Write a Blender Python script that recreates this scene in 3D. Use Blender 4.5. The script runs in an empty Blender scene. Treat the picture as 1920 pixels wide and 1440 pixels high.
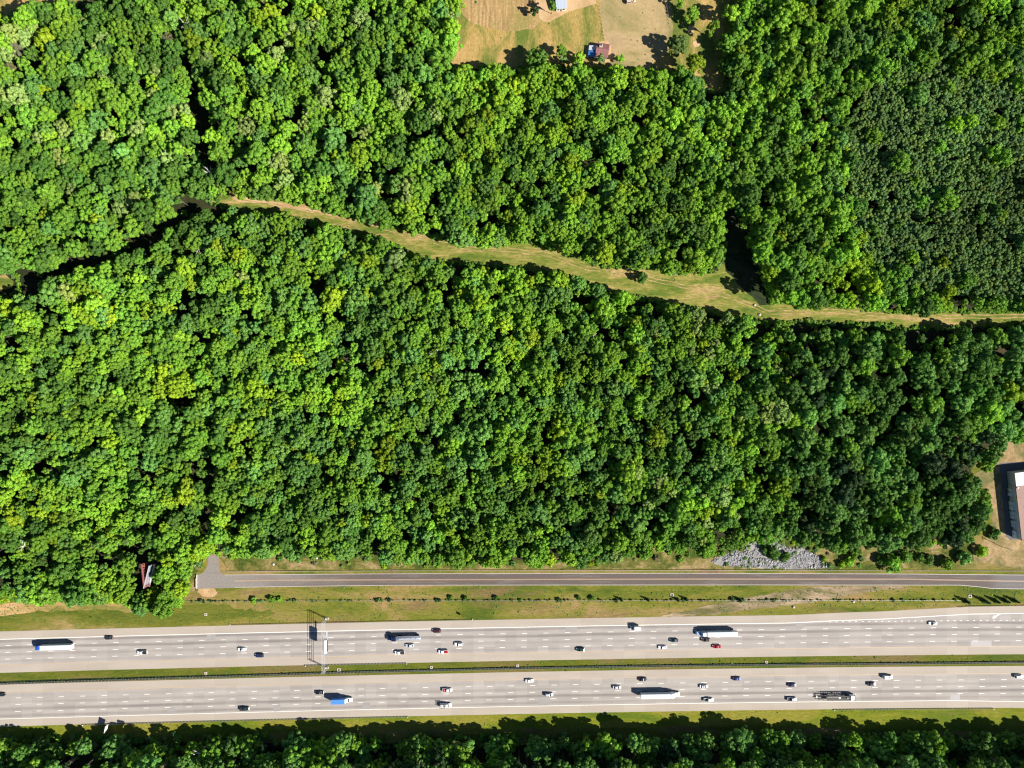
import bpy, bmesh, math, random
import numpy as np
from mathutils import Vector, Matrix, noise as mnoise
from mathutils.geometry import tessellate_polygon

SC = bpy.context.scene
COL = SC.collection
# ---------------------------------------------------------------- camera, sky, sun, exposure
S = 0.3025            # metres on the ground per photograph pixel
H = 403.0             # height of the drone above the ground
cam_d = bpy.data.cameras.new('drone_camera')
cam = bpy.data.objects.new('drone_camera', cam_d); COL.objects.link(cam)
cam.location = (0, 0, H); cam.rotation_euler = (0, 0, 0)
cam_d.sensor_width = 36.0; cam_d.lens = 36.0 * H / (1920 * S)
cam_d.clip_start = 1.0; cam_d.clip_end = 12000
SC.camera = cam
SUN_EL = math.radians(37.0); SUN_DIR = math.radians(-25.0)     # sun stands low in the lower right of the photo
world = bpy.data.worlds.new('World'); SC.world = world; world.use_nodes = True
wn = world.node_tree.nodes; wl = world.node_tree.links
sky = wn.new('ShaderNodeTexSky'); sky.sky_type = 'NISHITA'; sky.sun_disc = False
sky.sun_elevation = SUN_EL; sky.sun_rotation = math.radians(90) - SUN_DIR; sky.altitude = 300; sky.air_density = 0.9; sky.dust_density = 0.2; sky.ozone_density = 4.0
wl.new(sky.outputs[0], wn['Background'].inputs[0]); wn['Background'].inputs[1].default_value = 0.05
sun_d = bpy.data.lights.new('sun', 'SUN'); sun_d.energy = 5.0; sun_d.angle = math.radians(0.5); sun_d.color = (1.0, 0.95, 0.86)
sun = bpy.data.objects.new('sun', sun_d); COL.objects.link(sun)
sv = Vector((math.cos(SUN_EL) * math.cos(SUN_DIR), math.cos(SUN_EL) * math.sin(SUN_DIR), math.sin(SUN_EL)))
sun.rotation_euler = sv.to_track_quat('Z', 'Y').to_euler(); sun.location = sv * 300
SC.view_settings.view_transform = 'Standard'; SC.view_settings.look = 'None'
SC.view_settings.gamma = 1.0; SC.view_settings.use_curve_mapping = False
SC.view_settings.exposure = 1.1
SC.render.engine = 'CYCLES'
SC.cycles.max_bounces = 6; SC.cycles.diffuse_bounces = 3; SC.cycles.transmission_bounces = 3
SC.cycles.filter_width = 1.2

rng = random.Random(7)
nrng = np.random.RandomState(11)

# ---------------------------------------------------------------- helpers
def G(px, py, h=0.0):
    """photograph pixel of a point h metres above ground -> ground x, y"""
    k = 1.0 - h / H
    return ((px - 960) * S * k, (720 - py) * S * k)

def tag(o, label=None, cat=None, group=None, kind=None):
    if label: o['label'] = label
    if cat: o['category'] = cat
    if group: o['group'] = group
    if kind: o['kind'] = kind
    return o

def link(name, mesh, parent=None, loc=None, rotz=None):
    o = bpy.data.objects.new(name, mesh); COL.objects.link(o)
    if parent is not None: o.parent = parent
    if loc is not None: o.location = loc
    if rotz is not None: o.rotation_euler = (0, 0, rotz)
    return o

def empty(name, loc, rotz=0.0):
    o = link(name, None, None, loc, rotz); o.empty_display_size = 0.5
    return o

class MB:
    def __init__(s): s.v = []; s.f = []
    def add(s, vs, fs):
        n = len(s.v); s.v += [tuple(p) for p in vs]; s.f += [tuple(i + n for i in q) for q in fs]; return s
    def box(s, cx, cy, cz, sx, sy, sz, rz=0.0):
        c, d = math.cos(rz), math.sin(rz); vs = []
        for z in (-.5, .5):
            for (x, y) in ((-.5, -.5), (.5, -.5), (.5, .5), (-.5, .5)):
                X, Y = x * sx, y * sy
                vs.append((cx + X * c - Y * d, cy + X * d + Y * c, cz + z * sz))
        return s.add(vs, [(3, 2, 1, 0), (4, 5, 6, 7), (0, 1, 5, 4), (1, 2, 6, 5), (2, 3, 7, 6), (3, 0, 4, 7)])
    def cyl(s, p0, p1, r0, r1=None, n=10, caps=True):
        r1 = r0 if r1 is None else r1
        p0, p1 = Vector(p0), Vector(p1); a = (p1 - p0).normalized()
        u = a.cross(Vector((0, 0, 1)))
        if u.length < 1e-4: u = Vector((1, 0, 0))
        u.normalize(); w = a.cross(u); vs = []
        for p, r in ((p0, r0), (p1, r1)):
            for i in range(n):
                t = 2 * math.pi * i / n; vs.append(p + u * (math.cos(t) * r) + w * (math.sin(t) * r))
        fs = [(i, (i + 1) % n, n + (i + 1) % n, n + i) for i in range(n)]
        if caps: fs += [tuple(range(n - 1, -1, -1)), tuple(range(n, 2 * n))]
        return s.add(vs, fs)
    def loft(s, secs):
        n = len(secs[0]); vs = [p for q in secs for p in q]; fs = []
        for k in range(len(secs) - 1):
            for i in range(n):
                j = (i + 1) % n; fs.append((k * n + i, k * n + j, (k + 1) * n + j, (k + 1) * n + i))
        fs.append(tuple(range(n - 1, -1, -1))); fs.append(tuple((len(secs) - 1) * n + i for i in range(n)))
        return s.add(vs, fs)
    def panel(s, q, off=0.012, inset=0.1, th=0.02):
        q = [Vector(p) for p in q]; c = sum(q, Vector()) / len(q)
        nrm = (q[1] - q[0]).cross(q[2] - q[0]).normalized()
        q = [p + (c - p) * inset for p in q]
        a = [p + nrm * (off - th) for p in q]; b = [p + nrm * off for p in q]; n = len(q)
        return s.add(a + b, [tuple(range(n - 1, -1, -1)), tuple(range(n, 2 * n))] + [(i, (i + 1) % n, n + (i + 1) % n, n + i) for i in range(n)])
    def mesh(s, name, mat=None, smooth=False):
        m = bpy.data.meshes.new(name); m.from_pydata(s.v, [], s.f)
        bm = bmesh.new(); bm.from_mesh(m); bmesh.ops.recalc_face_normals(bm, faces=bm.faces); bm.to_mesh(m); bm.free()
        if mat: m.materials.append(mat)
        if smooth:
            for p in m.polygons: p.use_smooth = True
        m.update(); return m
    def build(s, name, mat, parent=None, loc=None, rotz=None):
        return link(name, s.mesh(name, mat), parent, loc, rotz)

# ---------------------------------------------------------------- materials
def new_mat(name):
    m = bpy.data.materials.new(name); m.use_nodes = True; nt = m.node_tree
    return m, nt, nt.nodes['Principled BSDF']

def simple(name, col, rough=0.6, metal=0.0, spec=0.4, coat=0.0, var=0.08, vscale=0.6):
    m, nt, b = new_mat(name)
    b.inputs['Roughness'].default_value = rough; b.inputs['Metallic'].default_value = metal
    b.inputs['Specular IOR Level'].default_value = spec; b.inputs['Coat Weight'].default_value = coat
    tc = nt.nodes.new('ShaderNodeTexCoord'); n = nt.nodes.new('ShaderNodeTexNoise'); n.inputs['Scale'].default_value = vscale; n.inputs['Detail'].default_value = 4
    nt.links.new(tc.outputs['Object'], n.inputs['Vector'])
    mp = nt.nodes.new('ShaderNodeMapRange'); mp.inputs['To Min'].default_value = 1 - var; mp.inputs['To Max'].default_value = 1 + var
    nt.links.new(n.outputs['Fac'], mp.inputs['Value'])
    mx = nt.nodes.new('ShaderNodeMix'); mx.data_type = 'RGBA'; mx.blend_type = 'MULTIPLY'; mx.inputs['Factor'].default_value = 1
    mx.inputs['A'].default_value = (*col, 1); nt.links.new(mp.outputs[0], mx.inputs['B'])
    nt.links.new(mx.outputs['Result'], b.inputs['Base Color'])
    return m

def N(nt, t, **kw):
    n = nt.nodes.new(t)
    for k, v in kw.items(): setattr(n, k, v)
    return n

def noise_node(nt, vec, scale, detail=5, rough=0.55, stretch=(1, 1, 1), dist=0.0):
    mp = N(nt, 'ShaderNodeMapping'); mp.inputs['Scale'].default_value = stretch
    mp.inputs['Location'].default_value = (rng.uniform(-50, 50), rng.uniform(-50, 50), 0)
    nt.links.new(vec, mp.inputs['Vector'])
    n = N(nt, 'ShaderNodeTexNoise'); n.inputs['Scale'].default_value = scale; n.inputs['Detail'].default_value = detail
    n.inputs['Roughness'].default_value = rough; n.inputs['Distortion'].default_value = dist
    nt.links.new(mp.outputs[0], n.inputs['Vector']); return n.outputs['Fac']

def ramp(nt, fac, stops):
    r = N(nt, 'ShaderNodeValToRGB'); e = r.color_ramp.elements
    while len(e) < len(stops): e.new(0.5)
    for el, (p, c) in zip(e, stops): el.position = p; el.color = (*c, 1)
    nt.links.new(fac, r.inputs[0]); return r.outputs['Color']

def mixc(nt, fac, a, b, mode='MIX'):
    m = N(nt, 'ShaderNodeMix'); m.data_type = 'RGBA'; m.blend_type = mode
    for key, v in (('Factor', fac), ('A', a), ('B', b)):
        if isinstance(v, (int, float)): m.inputs[key].default_value = v
        elif isinstance(v, tuple): m.inputs[key].default_value = (*v, 1)
        else: nt.links.new(v, m.inputs[key])
    return m.outputs['Result']

def maprange(nt, v, a, b, c, d, smooth=True):
    m = N(nt, 'ShaderNodeMapRange'); m.interpolation_type = 'SMOOTHSTEP' if smooth else 'LINEAR'
    for k, x in zip(('From Min', 'From Max', 'To Min', 'To Max'), (a, b, c, d)): m.inputs[k].default_value = x
    nt.links.new(v, m.inputs['Value']); return m.outputs[0]

def ground_mat(name, stops, scale=0.03, stretch=(1, 1, 1), fine=0.35, finescale=0.9, bump=0.25, patch=None, rough=0.95, bscale=0.8):
    """soil or grass: broad patches (stops), a patch colour on top, fine mottling, relief"""
    m, nt, b = new_mat(name); b.inputs['Roughness'].default_value = rough; b.inputs['Specular IOR Level'].default_value = 0.1
    v = N(nt, 'ShaderNodeTexCoord').outputs['Object']
    c = ramp(nt, maprange(nt, noise_node(nt, v, scale, 7, 0.62, stretch, 0.6), 0.24, 0.76, 0, 1, False), [(p_, sc3(c_, GA)) for p_, c_ in stops])
    if patch:
        pc, pscale, lo, hi = patch
        f = maprange(nt, noise_node(nt, v, pscale, 6, 0.65, stretch, 0.8), lo, hi, 0, 1)
        c = mixc(nt, f, c, sc3(pc, GA))
    f = maprange(nt, noise_node(nt, v, finescale, 4, 0.7, stretch), 0.25, 0.75, 1 - fine, 1 + fine, False)
    c = mixc(nt, 1.0, c, f, 'MULTIPLY')
    nt.links.new(c, b.inputs['Base Color'])
    if bump:
        bp = N(nt, 'ShaderNodeBump'); bp.inputs['Strength'].default_value = bump; bp.inputs['Distance'].default_value = 0.6
        nt.links.new(noise_node(nt, v, bscale, 5, 0.7), bp.inputs['Height']); nt.links.new(bp.outputs[0], b.inputs['Normal'])
    return m

GA = 0.80      # soils and grass
CA = 0.77      # paving
def sc3(c, k): return tuple(x * k for x in c)
M = {}
M['floor'] = ground_mat('forest_floor', [(0.3, (0.025, 0.032, 0.012)), (0.55, (0.045, 0.045, 0.02)), (0.75, (0.07, 0.055, 0.03))], 0.04)
M['verge'] = ground_mat('verge_grass', [(0.22, (0.080, 0.110, 0.014)), (0.42, (0.150, 0.158, 0.022)), (0.58, (0.21, 0.18, 0.042)), (0.76, (0.29, 0.20, 0.08))],
                        0.05, (0.35, 1.3, 1), patch=((0.20, 0.125, 0.062), 0.04, 0.52, 0.70))
M['verge_south'] = ground_mat('south_verge_grass', [(0.3, (0.10, 0.14, 0.012)), (0.5, (0.16, 0.18, 0.014)), (0.66, (0.22, 0.20, 0.03))],
                        0.05, (0.35, 1.3, 1), patch=((0.30, 0.19, 0.08), 0.035, 0.60, 0.78))
M['verge_west'] = ground_mat('west_verge_grass', [(0.24, (0.085, 0.11, 0.014)), (0.46, (0.145, 0.15, 0.022)), (0.62, (0.22, 0.18, 0.05)), (0.78, (0.34, 0.24, 0.10))],
                        0.04, (0.3, 1.3, 1))
M['median'] = ground_mat('median_grass', [(0.3, (0.075, 0.105, 0.012)), (0.5, (0.12, 0.13, 0.015)), (0.68, (0.17, 0.13, 0.045))],
                        0.04, (0.35, 1.5, 1), patch=((0.17, 0.12, 0.05), 0.02, 0.55, 0.72))
M['shade_weeds'] = ground_mat('shade_toned_weeds', [(0.3, (0.022, 0.035, 0.014)), (0.5, (0.035, 0.05, 0.02)), (0.7, (0.055, 0.06, 0.03))], 0.12, (0.6, 1, 1))  # weed green darkened, with shade put into the colour
M['dry'] = ground_mat('bleached_grass', [(0.3, (0.22, 0.19, 0.05)), (0.46, (0.36, 0.25, 0.09)), (0.6, (0.48, 0.31, 0.14)), (0.74, (0.53, 0.33, 0.16))], 0.06, (0.3, 1.3, 1))
M['scrub'] = ground_mat('scrub_ground', [(0.3, (0.06, 0.085, 0.014)), (0.48, (0.13, 0.13, 0.03)), (0.62, (0.24, 0.19, 0.07)), (0.74, (0.33, 0.24, 0.12))],
                        0.09, (0.7, 1.1, 1), fine=0.5, finescale=0.7, bump=0.5)
M['track'] = ground_mat('track_soil', [(0.26, (0.10, 0.15, 0.022)), (0.44, (0.175, 0.195, 0.036)), (0.62, (0.27, 0.24, 0.065)), (0.80, (0.40, 0.285, 0.12))],
                        0.11, (0.35, 1.4, 1), fine=0.5, patch=((0.40, 0.25, 0.12), 0.08, 0.56, 0.70))
M['field'] = ground_mat('dry_meadow', [(0.26, (0.12, 0.16, 0.03)), (0.42, (0.24, 0.21, 0.055)), (0.56, (0.38, 0.265, 0.085)), (0.74, (0.46, 0.30, 0.12))],
                        0.05, (1.6, 0.6, 1), fine=0.4, finescale=0.8)
M['yard'] = ground_mat('yard_soil', [(0.3, (0.16, 0.15, 0.06)), (0.48, (0.27, 0.20, 0.09)), (0.62, (0.38, 0.27, 0.14)), (0.74, (0.30, 0.20, 0.10))], 0.07, fine=0.35, finescale=0.5)
M['lawn'] = ground_mat('dry_lawn', [(0.28, (0.23, 0.20, 0.08)), (0.45, (0.34, 0.26, 0.12)), (0.6, (0.43, 0.31, 0.16)), (0.74, (0.36, 0.25, 0.14))],
                        0.035, (1, 1, 1), fine=0.16, finescale=0.6, bump=0.1)
M['bare'] = ground_mat('bare_clay', [(0.3, (0.42, 0.27, 0.13)), (0.5, (0.50, 0.33, 0.17)), (0.7, (0.56, 0.38, 0.22))], 0.06, fine=0.15, bump=0.1)
M['sand'] = ground_mat('construction_soil', [(0.3, (0.24, 0.18, 0.10)), (0.5, (0.34, 0.25, 0.16)), (0.7, (0.43, 0.31, 0.21))], 0.05, (0.3, 1.2, 1), fine=0.25,
                        patch=((0.13, 0.12, 0.045), 0.07, 0.45, 0.6))
M['grey_soil'] = ground_mat('grey_soil', [(0.3, (0.22, 0.21, 0.19)), (0.5, (0.29, 0.28, 0.265)), (0.7, (0.35, 0.335, 0.32))], 0.08, fine=0.2)
M['tilled'], nt, b = new_mat('tilled_rows'); b.inputs['Roughness'].default_value = 1.0
v = N(nt, 'ShaderNodeTexCoord').outputs['Object']
rows_f = maprange(nt, noise_node(nt, v, 0.75, 3, 0.6, (1, 0.07, 1), 0.35), 0.3, 0.7, 0, 1, False)
c = ramp(nt, rows_f, [(0.1, (0.21, 0.14, 0.055)), (0.5, (0.30, 0.19, 0.075)), (0.9, (0.38, 0.25, 0.115))])
c = mixc(nt, maprange(nt, noise_node(nt, v, 0.06, 5), 0.46, 0.66, 0, 0.75), c, (0.19, 0.165, 0.04))
f = maprange(nt, noise_node(nt, v, 0.8, 4, 0.7), 0.25, 0.75, 0.65, 1.35, False)
nt.links.new(mixc(nt, 1.0, c, f, 'MULTIPLY'), b.inputs['Base Color'])

def concrete_mat(name, base, dark, lanes, slab=(6.1, 3.66), var=0.09):
    """UV: metres along the road, metres across it.  lanes: list of (centre, half width, strength) of traffic-grime bands"""
    base, dark = sc3(base, CA), sc3(dark, CA)
    m, nt, b = new_mat(name); b.inputs['Roughness'].default_value = 0.85; b.inputs['Specular IOR Level'].default_value = 0.25
    uv = N(nt, 'ShaderNodeUVMap'); uv.uv_map = 'road'
    u = uv.outputs['UV']
    sep = N(nt, 'ShaderNodeSeparateXYZ'); nt.links.new(u, sep.inputs[0])
    c = mixc(nt, maprange(nt, noise_node(nt, u, 0.25, 6, 0.6, (0.12, 1.0, 1)), 0.3, 0.7, 0, 0.35), base, dark)
    wob = maprange(nt, noise_node(nt, u, 0.02, 2, 0.5, (1, 0.01, 1)), 0.3, 0.7, -0.25, 0.25, False)
    ad = N(nt, 'ShaderNodeMath', operation='ADD'); nt.links.new(sep.outputs[1], ad.inputs[0]); nt.links.new(wob, ad.inputs[1])
    streak = noise_node(nt, u, 0.35, 5, 0.6, (0.05, 1.0, 1))
    for (cen, hw, st) in lanes:
        d = N(nt, 'ShaderNodeMath', operation='SUBTRACT'); nt.links.new(ad.outputs[0], d.inputs[0]); d.inputs[1].default_value = cen
        a = N(nt, 'ShaderNodeMath', operation='ABSOLUTE'); nt.links.new(d.outputs[0], a.inputs[0])
        band = maprange(nt, a.outputs[0], hw * 0.2, hw, st, 0)
        k = N(nt, 'ShaderNodeMath', operation='MULTIPLY'); nt.links.new(band, k.inputs[0]); nt.links.new(maprange(nt, streak, 0.25, 0.7, 0.45, 1.25), k.inputs[1])
        c = mixc(nt, k.outputs[0], c, dark)
    # each poured slab has a tone of its own
    mp = N(nt, 'ShaderNodeMapping'); mp.inputs['Scale'].default_value = (1 / slab[0], 1 / slab[1], 1); nt.links.new(u, mp.inputs['Vector'])
    fl = N(nt, 'ShaderNodeVectorMath', operation='FLOOR'); nt.links.new(mp.outputs[0], fl.inputs[0])
    wh = N(nt, 'ShaderNodeTexWhiteNoise'); nt.links.new(fl.outputs[0], wh.inputs['Vector'])
    c = mixc(nt, 1.0, c, maprange(nt, wh.outputs['Value'], 0, 1, 1 - var, 1 + var * 0.6, False), 'MULTIPLY')
    fr = N(nt, 'ShaderNodeVectorMath', operation='FRACTION'); nt.links.new(mp.outputs[0], fr.inputs[0])
    s2 = N(nt, 'ShaderNodeSeparateXYZ'); nt.links.new(fr.outputs[0], s2.inputs[0])
    c = mixc(nt, maprange(nt, s2.outputs[0], 0.0, 0.03, 0.22, 0), c, dark)
    nt.links.new(mixc(nt, 1.0, c, maprange(nt, noise_node(nt, u, 2.0, 3), 0.3, 0.7, 0.95, 1.05, False), 'MULTIPLY'), b.inputs['Base Color'])
    return m

LW = 3.86
lanec = [LW * (i + .5) for i in range(4)]
M['lane_wb'] = concrete_mat('worn_concrete_westbound', (0.425, 0.385, 0.350), (0.24, 0.212, 0.198), [(lanec[0], 1.1, .35), (lanec[1], 1.2, .35), (lanec[2], 1.3, .9), (lanec[3], 1.3, .8)])
M['lane_eb'] = concrete_mat('worn_concrete_eastbound', (0.425, 0.385, 0.348), (0.24, 0.212, 0.196), [(lanec[0], 1.1, .2), (lanec[1], 1.2, .35), (lanec[2], 1.3, .9), (lanec[3], 1.3, .6)])
M['shoulder'] = concrete_mat('shoulder_concrete', (0.450, 0.388, 0.325), (0.33, 0.27, 0.22), [], (12.2, 50), 0.05)
M['old_slab'] = concrete_mat('repaired_slab_grey', (0.345, 0.32, 0.305), (0.24, 0.22, 0.22), [], (60, 60), 0.02)
M['new_slab'] = concrete_mat('repaired_slab_pale', (0.46, 0.43, 0.42), (0.35, 0.32, 0.31), [], (60, 60), 0.02)

m, nt, b = new_mat('frontage_asphalt'); M['asphalt'] = m; b.inputs['Roughness'].default_value = 0.9
v = N(nt, 'ShaderNodeTexCoord').outputs['Object']; sx = N(nt, 'ShaderNodeSeparateXYZ'); nt.links.new(v, sx.inputs[0])
n1 = noise_node(nt, v, 0.06, 5, 0.6, (0.4, 1.5, 1))
ad = N(nt, 'ShaderNodeMath', operation='MULTIPLY_ADD'); nt.links.new(n1, ad.inputs[0]); ad.inputs[1].default_value = -90; nt.links.new(sx.outputs[0], ad.inputs[2])
c = mixc(nt, maprange(nt, ad.outputs[0], -205, -130, 0, 1), (0.195, 0.170, 0.150), (0.090, 0.070, 0.060))
c = mixc(nt, maprange(nt, sx.outputs[0], 268, 278, 0, 0.8), c, (0.13, 0.12, 0.12))
c = mixc(nt, maprange(nt, noise_node(nt, v, 0.2, 6, 0.65, (0.2, 2, 1)), 0.50, 0.68, 0, 0.55), c, (0.16, 0.14, 0.125))
nt.links.new(mixc(nt, 1.0, c, maprange(nt, noise_node(nt, v, 1.2, 4), 0.3, 0.7, 0.85, 1.15, False), 'MULTIPLY'), b.inputs['Base Color'])

def worn_paint(name, col, wear=0.5):
    m, nt, b = new_mat(name); b.inputs['Roughness'].default_value = 0.7
    v = N(nt, 'ShaderNodeTexCoord').outputs['Object']
    c = mixc(nt, maprange(nt, noise_node(nt, v, 0.9, 5, 0.7), wear, wear + .25, 0, 0.7), col, (0.28, 0.25, 0.23))
    nt.links.new(c, b.inputs['Base Color']); return m
M['white_paint'] = worn_paint('white_road_paint', (0.68, 0.65, 0.61), 0.5)
M['faded_white'] = worn_paint('faded_white_paint', (0.42, 0.39, 0.35), 0.42)
M['yellow_paint'] = worn_paint('yellow_road_paint', (0.46, 0.31, 0.17), 0.40)
M['yellow_bright'] = worn_paint('centre_line_paint', (0.40, 0.25, 0.13), 0.42)
M['concrete'] = simple('inlet_concrete', (0.40, 0.35, 0.29), 0.9, var=0.2, vscale=1.5)
M['hole'] = simple('inlet_grate', (0.03, 0.03, 0.03), 0.9)
M['steel'] = simple('galvanised_steel', (0.50, 0.51, 0.52), 0.55, 0.3, var=0.12)
M['rail_steel'] = simple('weathered_rail_steel', (0.30, 0.31, 0.30), 0.55, 0.5, var=0.2)
M['post_wood'] = simple('weathered_timber', (0.16, 0.12, 0.08), 0.9, var=0.25)
M['wood_pale'] = simple('silvered_timber', (0.34, 0.29, 0.23), 0.9, var=0.25)
M['rubber'] = simple('tyre_rubber', (0.02, 0.02, 0.022), 0.85)
M['glass'] = simple('dark_window_glass', (0.012, 0.016, 0.022), 0.06, 0, 0.6, var=0.02)
M['black'] = simple('black_plastic', (0.018, 0.018, 0.02), 0.6)
M['lamp_glass'] = simple('headlight_glass', (0.7, 0.72, 0.74), 0.15)
M['tail_red'] = simple('tail_lamp_red', (0.4, 0.01, 0.01), 0.25)
M['red_steel'] = simple('red_painted_steel', (0.24, 0.075, 0.07), 0.7, var=0.25)
M['board'] = simple('grey_billboard_sheet', (0.20, 0.205, 0.23), 0.7, var=0.15)
M['white_steel'] = simple('white_painted_steel', (0.78, 0.78, 0.78), 0.5, var=0.06)
M['sign_green'] = simple('green_sign_sheet', (0.02, 0.14, 0.07), 0.4)
M['bark'] = simple('bark', (0.13, 0.10, 0.075), 0.95, var=0.3, vscale=1.2)
M['dead_wood'] = simple('bleached_dead_wood', (0.55, 0.50, 0.46), 0.9, var=0.2)
M['rut'] = ground_mat('rut_soil', [(0.3, (0.22, 0.19, 0.055)), (0.5, (0.36, 0.25, 0.11)), (0.7, (0.48, 0.31, 0.17))], 0.2, fine=0.4)
M['rock'] = simple('pale_grey_riprap', (0.29, 0.28, 0.285), 0.95, var=0.4, vscale=0.25)
M['brown_roof'] = simple('brown_roof_membrane', (0.27, 0.175, 0.145), 0.9, var=0.1, vscale=0.2)
M['metal_roof'] = simple('pale_metal_roof', (0.36, 0.41, 0.49), 0.5, 0.2, var=0.06)
M['red_roof'] = simple('rusty_red_metal_roof', (0.20, 0.085, 0.08), 0.7, var=0.25, vscale=0.5)
M['blue_sheet'] = simple('blue_tarpaulin', (0.045, 0.15, 0.36), 0.55, var=0.1)
M['plank_wall'] = simple('grey_plank_wall', (0.30, 0.26, 0.22), 0.9, var=0.2)
M['wall_pale'] = simple('pale_wall_render', (0.55, 0.55, 0.54), 0.85, var=0.08)
M['white_panel'] = simple('white_roof_panel', (0.50, 0.51, 0.55), 0.5, var=0.08)
M['blue_window'] = simple('pale_blue_window', (0.66, 0.72, 0.78), 0.4, var=0.05)
M['yard_asphalt'] = simple('yard_asphalt', (0.10, 0.10, 0.11), 0.9, var=0.2, vscale=0.3)
M['orange_net'] = simple('orange_barrier', (0.60, 0.17, 0.05), 0.8)
PAINT = {}
def paint(key, col, rough=0.3, metal=0.0):
    PAINT[key] = simple('paint_' + key, col, rough, metal, 0.5, 0.5, 0.02)
for k, c in dict(white=(0.80, 0.81, 0.82), silver=(0.42, 0.45, 0.48), black=(0.012, 0.013, 0.018), navy=(0.012, 0.02, 0.075), darkgreen=(0.012, 0.045, 0.045),
                 maroon=(0.055, 0.012, 0.02), red=(0.30, 0.012, 0.03), blue=(0.015, 0.03, 0.16), truckblue=(0.015, 0.09, 0.42), boxblue=(0.07, 0.21, 0.56),
                 brown=(0.06, 0.035, 0.03), teal=(0.012, 0.03, 0.045), tan=(0.45, 0.37, 0.27), trailer=(0.54, 0.60, 0.64), iceblue=(0.35, 0.52, 0.75)).items():
    paint(k, c)
PAINT['chrome'] = simple('paint_polished_tank', (0.55, 0.60, 0.68), 0.22, 0.7, var=0.08)

# leaves: colour per tree (object property, or instance attribute inside the canopy), varied per leaf spray
m, nt, b = new_mat('leaves'); M['leaf'] = m
at = N(nt, 'ShaderNodeAttribute'); at.attribute_type = 'INSTANCER'; at.attribute_name = 'leaf_tint'
ge = N(nt, 'ShaderNodeNewGeometry')
hs = N(nt, 'ShaderNodeHueSaturation'); nt.links.new(at.outputs['Color'], hs.inputs['Color'])
nt.links.new(maprange(nt, ge.outputs['Random Per Island'], 0, 1, 0.70, 1.35, False), hs.inputs['Value'])
nt.links.new(maprange(nt, ge.outputs['Random Per Island'], 0, 1, 0.515, 0.485, False), hs.inputs['Hue'])
b.inputs['Roughness'].default_value = 0.55; b.inputs['Specular IOR Level'].default_value = 0.25
nt.links.new(hs.outputs[0], b.inputs['Base Color'])
tr = N(nt, 'ShaderNodeBsdfTranslucent'); nt.links.new(hs.outputs[0], tr.inputs['Color'])
ms = N(nt, 'ShaderNodeMixShader'); ms.inputs[0].default_value = 0.33
nt.links.new(b.outputs[0], ms.inputs[1]); nt.links.new(tr.outputs[0], ms.inputs[2])
nt.links.new(ms.outputs[0], nt.nodes['Material Output'].inputs['Surface'])

# ---------------------------------------------------------------- ground sheets
def pip(x, y, poly):
    c = False; n = len(poly); j = n - 1
    for i in range(n):
        xi, yi = poly[i]; xj, yj = poly[j]
        if (yi > y) != (yj > y) and x < (xj - xi) * (y - yi) / (yj - yi) + xi: c = not c
        j = i
    return c

def sheet(name, px, z, mat, jit=0.0, step=5.0, parent=None, kind='structure', label=None):
    pts = []
    n = len(px)
    for i in range(n):
        (x0, y0), (x1, y1) = px[i], px[(i + 1) % n]
        d = math.hypot(x1 - x0, y1 - y0); k = max(1, int(d / step)) if jit else 1
        for j in range(k):
            t = j / k; x, y = x0 + (x1 - x0) * t, y0 + (y1 - y0) * t
            if jit:
                e = jit * (mnoise.noise((x * .05, y * .05, z * 100)) * 1.3 + mnoise.noise((x * .25, y * .25, z * 77)) * .8)
                nx, ny = (y1 - y0) / d, -(x1 - x0) / d
                x += nx * e; y += ny * e
            gx, gy = G(x, y); pts.append(Vector((gx, gy, z)))
    tris = tessellate_polygon([pts])
    m = bpy.data.meshes.new(name); m.from_pydata([tuple(p) for p in pts], [], [tuple(t) for t in tris])
    bm = bmesh.new(); bm.from_mesh(m)
    for f in bm.faces:
        if f.normal.z < 0: f.normal_flip()
    bm.to_mesh(m); bm.free()
    m.materials.append(mat)
    o = link(name, m, parent)
    if parent is None: tag(o, label, None, None, kind)
    return o

gb = bpy.data.meshes.new('ground'); gb.from_pydata([(-6000, -6000, 0), (6000, -6000, 0), (6000, 6000, 0), (-6000, 6000, 0)], [], [(0, 1, 2, 3)])
gb.materials.append(M['floor']); tag(link('ground', gb), 'dark leaf-littered woodland ground under the trees', None, None, 'structure')

FIELD = [(843, 128), (850, 60), (868, -60), (1425, -60), (1412, 30), (1375, 90), (1356, 120), (1368, 176), (1325, 172), (1290, 135), (1215, 136), (1140, 134), (1080, 128), (960, 130)]
TRACK = [(395, 378), (430, 355), (490, 368), (545, 376), (600, 390), (640, 400), (700, 411), (760, 431), (830, 446), (890, 458), (950, 455), (985, 450), (1030, 464), (1075, 476), (1120, 496),
         (1180, 501), (1230, 501), (1270, 510), (1345, 508), (1358, 470), (1352, 390), (1376, 380), (1400, 440), (1428, 500), (1445, 565), (1500, 573), (1560, 570), (1600, 573), (1660, 582), (1800, 582), (1990, 580),
         (1990, 608), (1850, 612), (1700, 616), (1600, 608), (1500, 604), (1440, 608), (1380, 596), (1300, 580), (1200, 560), (1150, 550), (1100, 530), (1050, 516), (990, 507), (940, 502), (870, 494), (800, 489),
         (760, 470), (700, 446), (640, 432), (560, 415), (500, 402), (440, 396)]
sheet('meadow', FIELD, 0.004, M['field'], 3, label='dry yellow meadow at the top beside the farm buildings')
sheet('tilled_soil', [(868, -60), (862, 20), (885, 45), (950, 58), (1003, 55), (1012, 40), (1005, 15), (1004, -60)], 0.008, M['tilled'], 2, label='tilled brown rows in the upper meadow')
sheet('dry_lawn', [(1118, -60), (1124, 20), (1134, 78), (1140, 84), (1140, 128), (1215, 128), (1256, 90), (1262, 52), (1250, -60)], 0.012, M['lawn'], 1.2, label='mown dry lawn right of the red-roofed shed')
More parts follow.
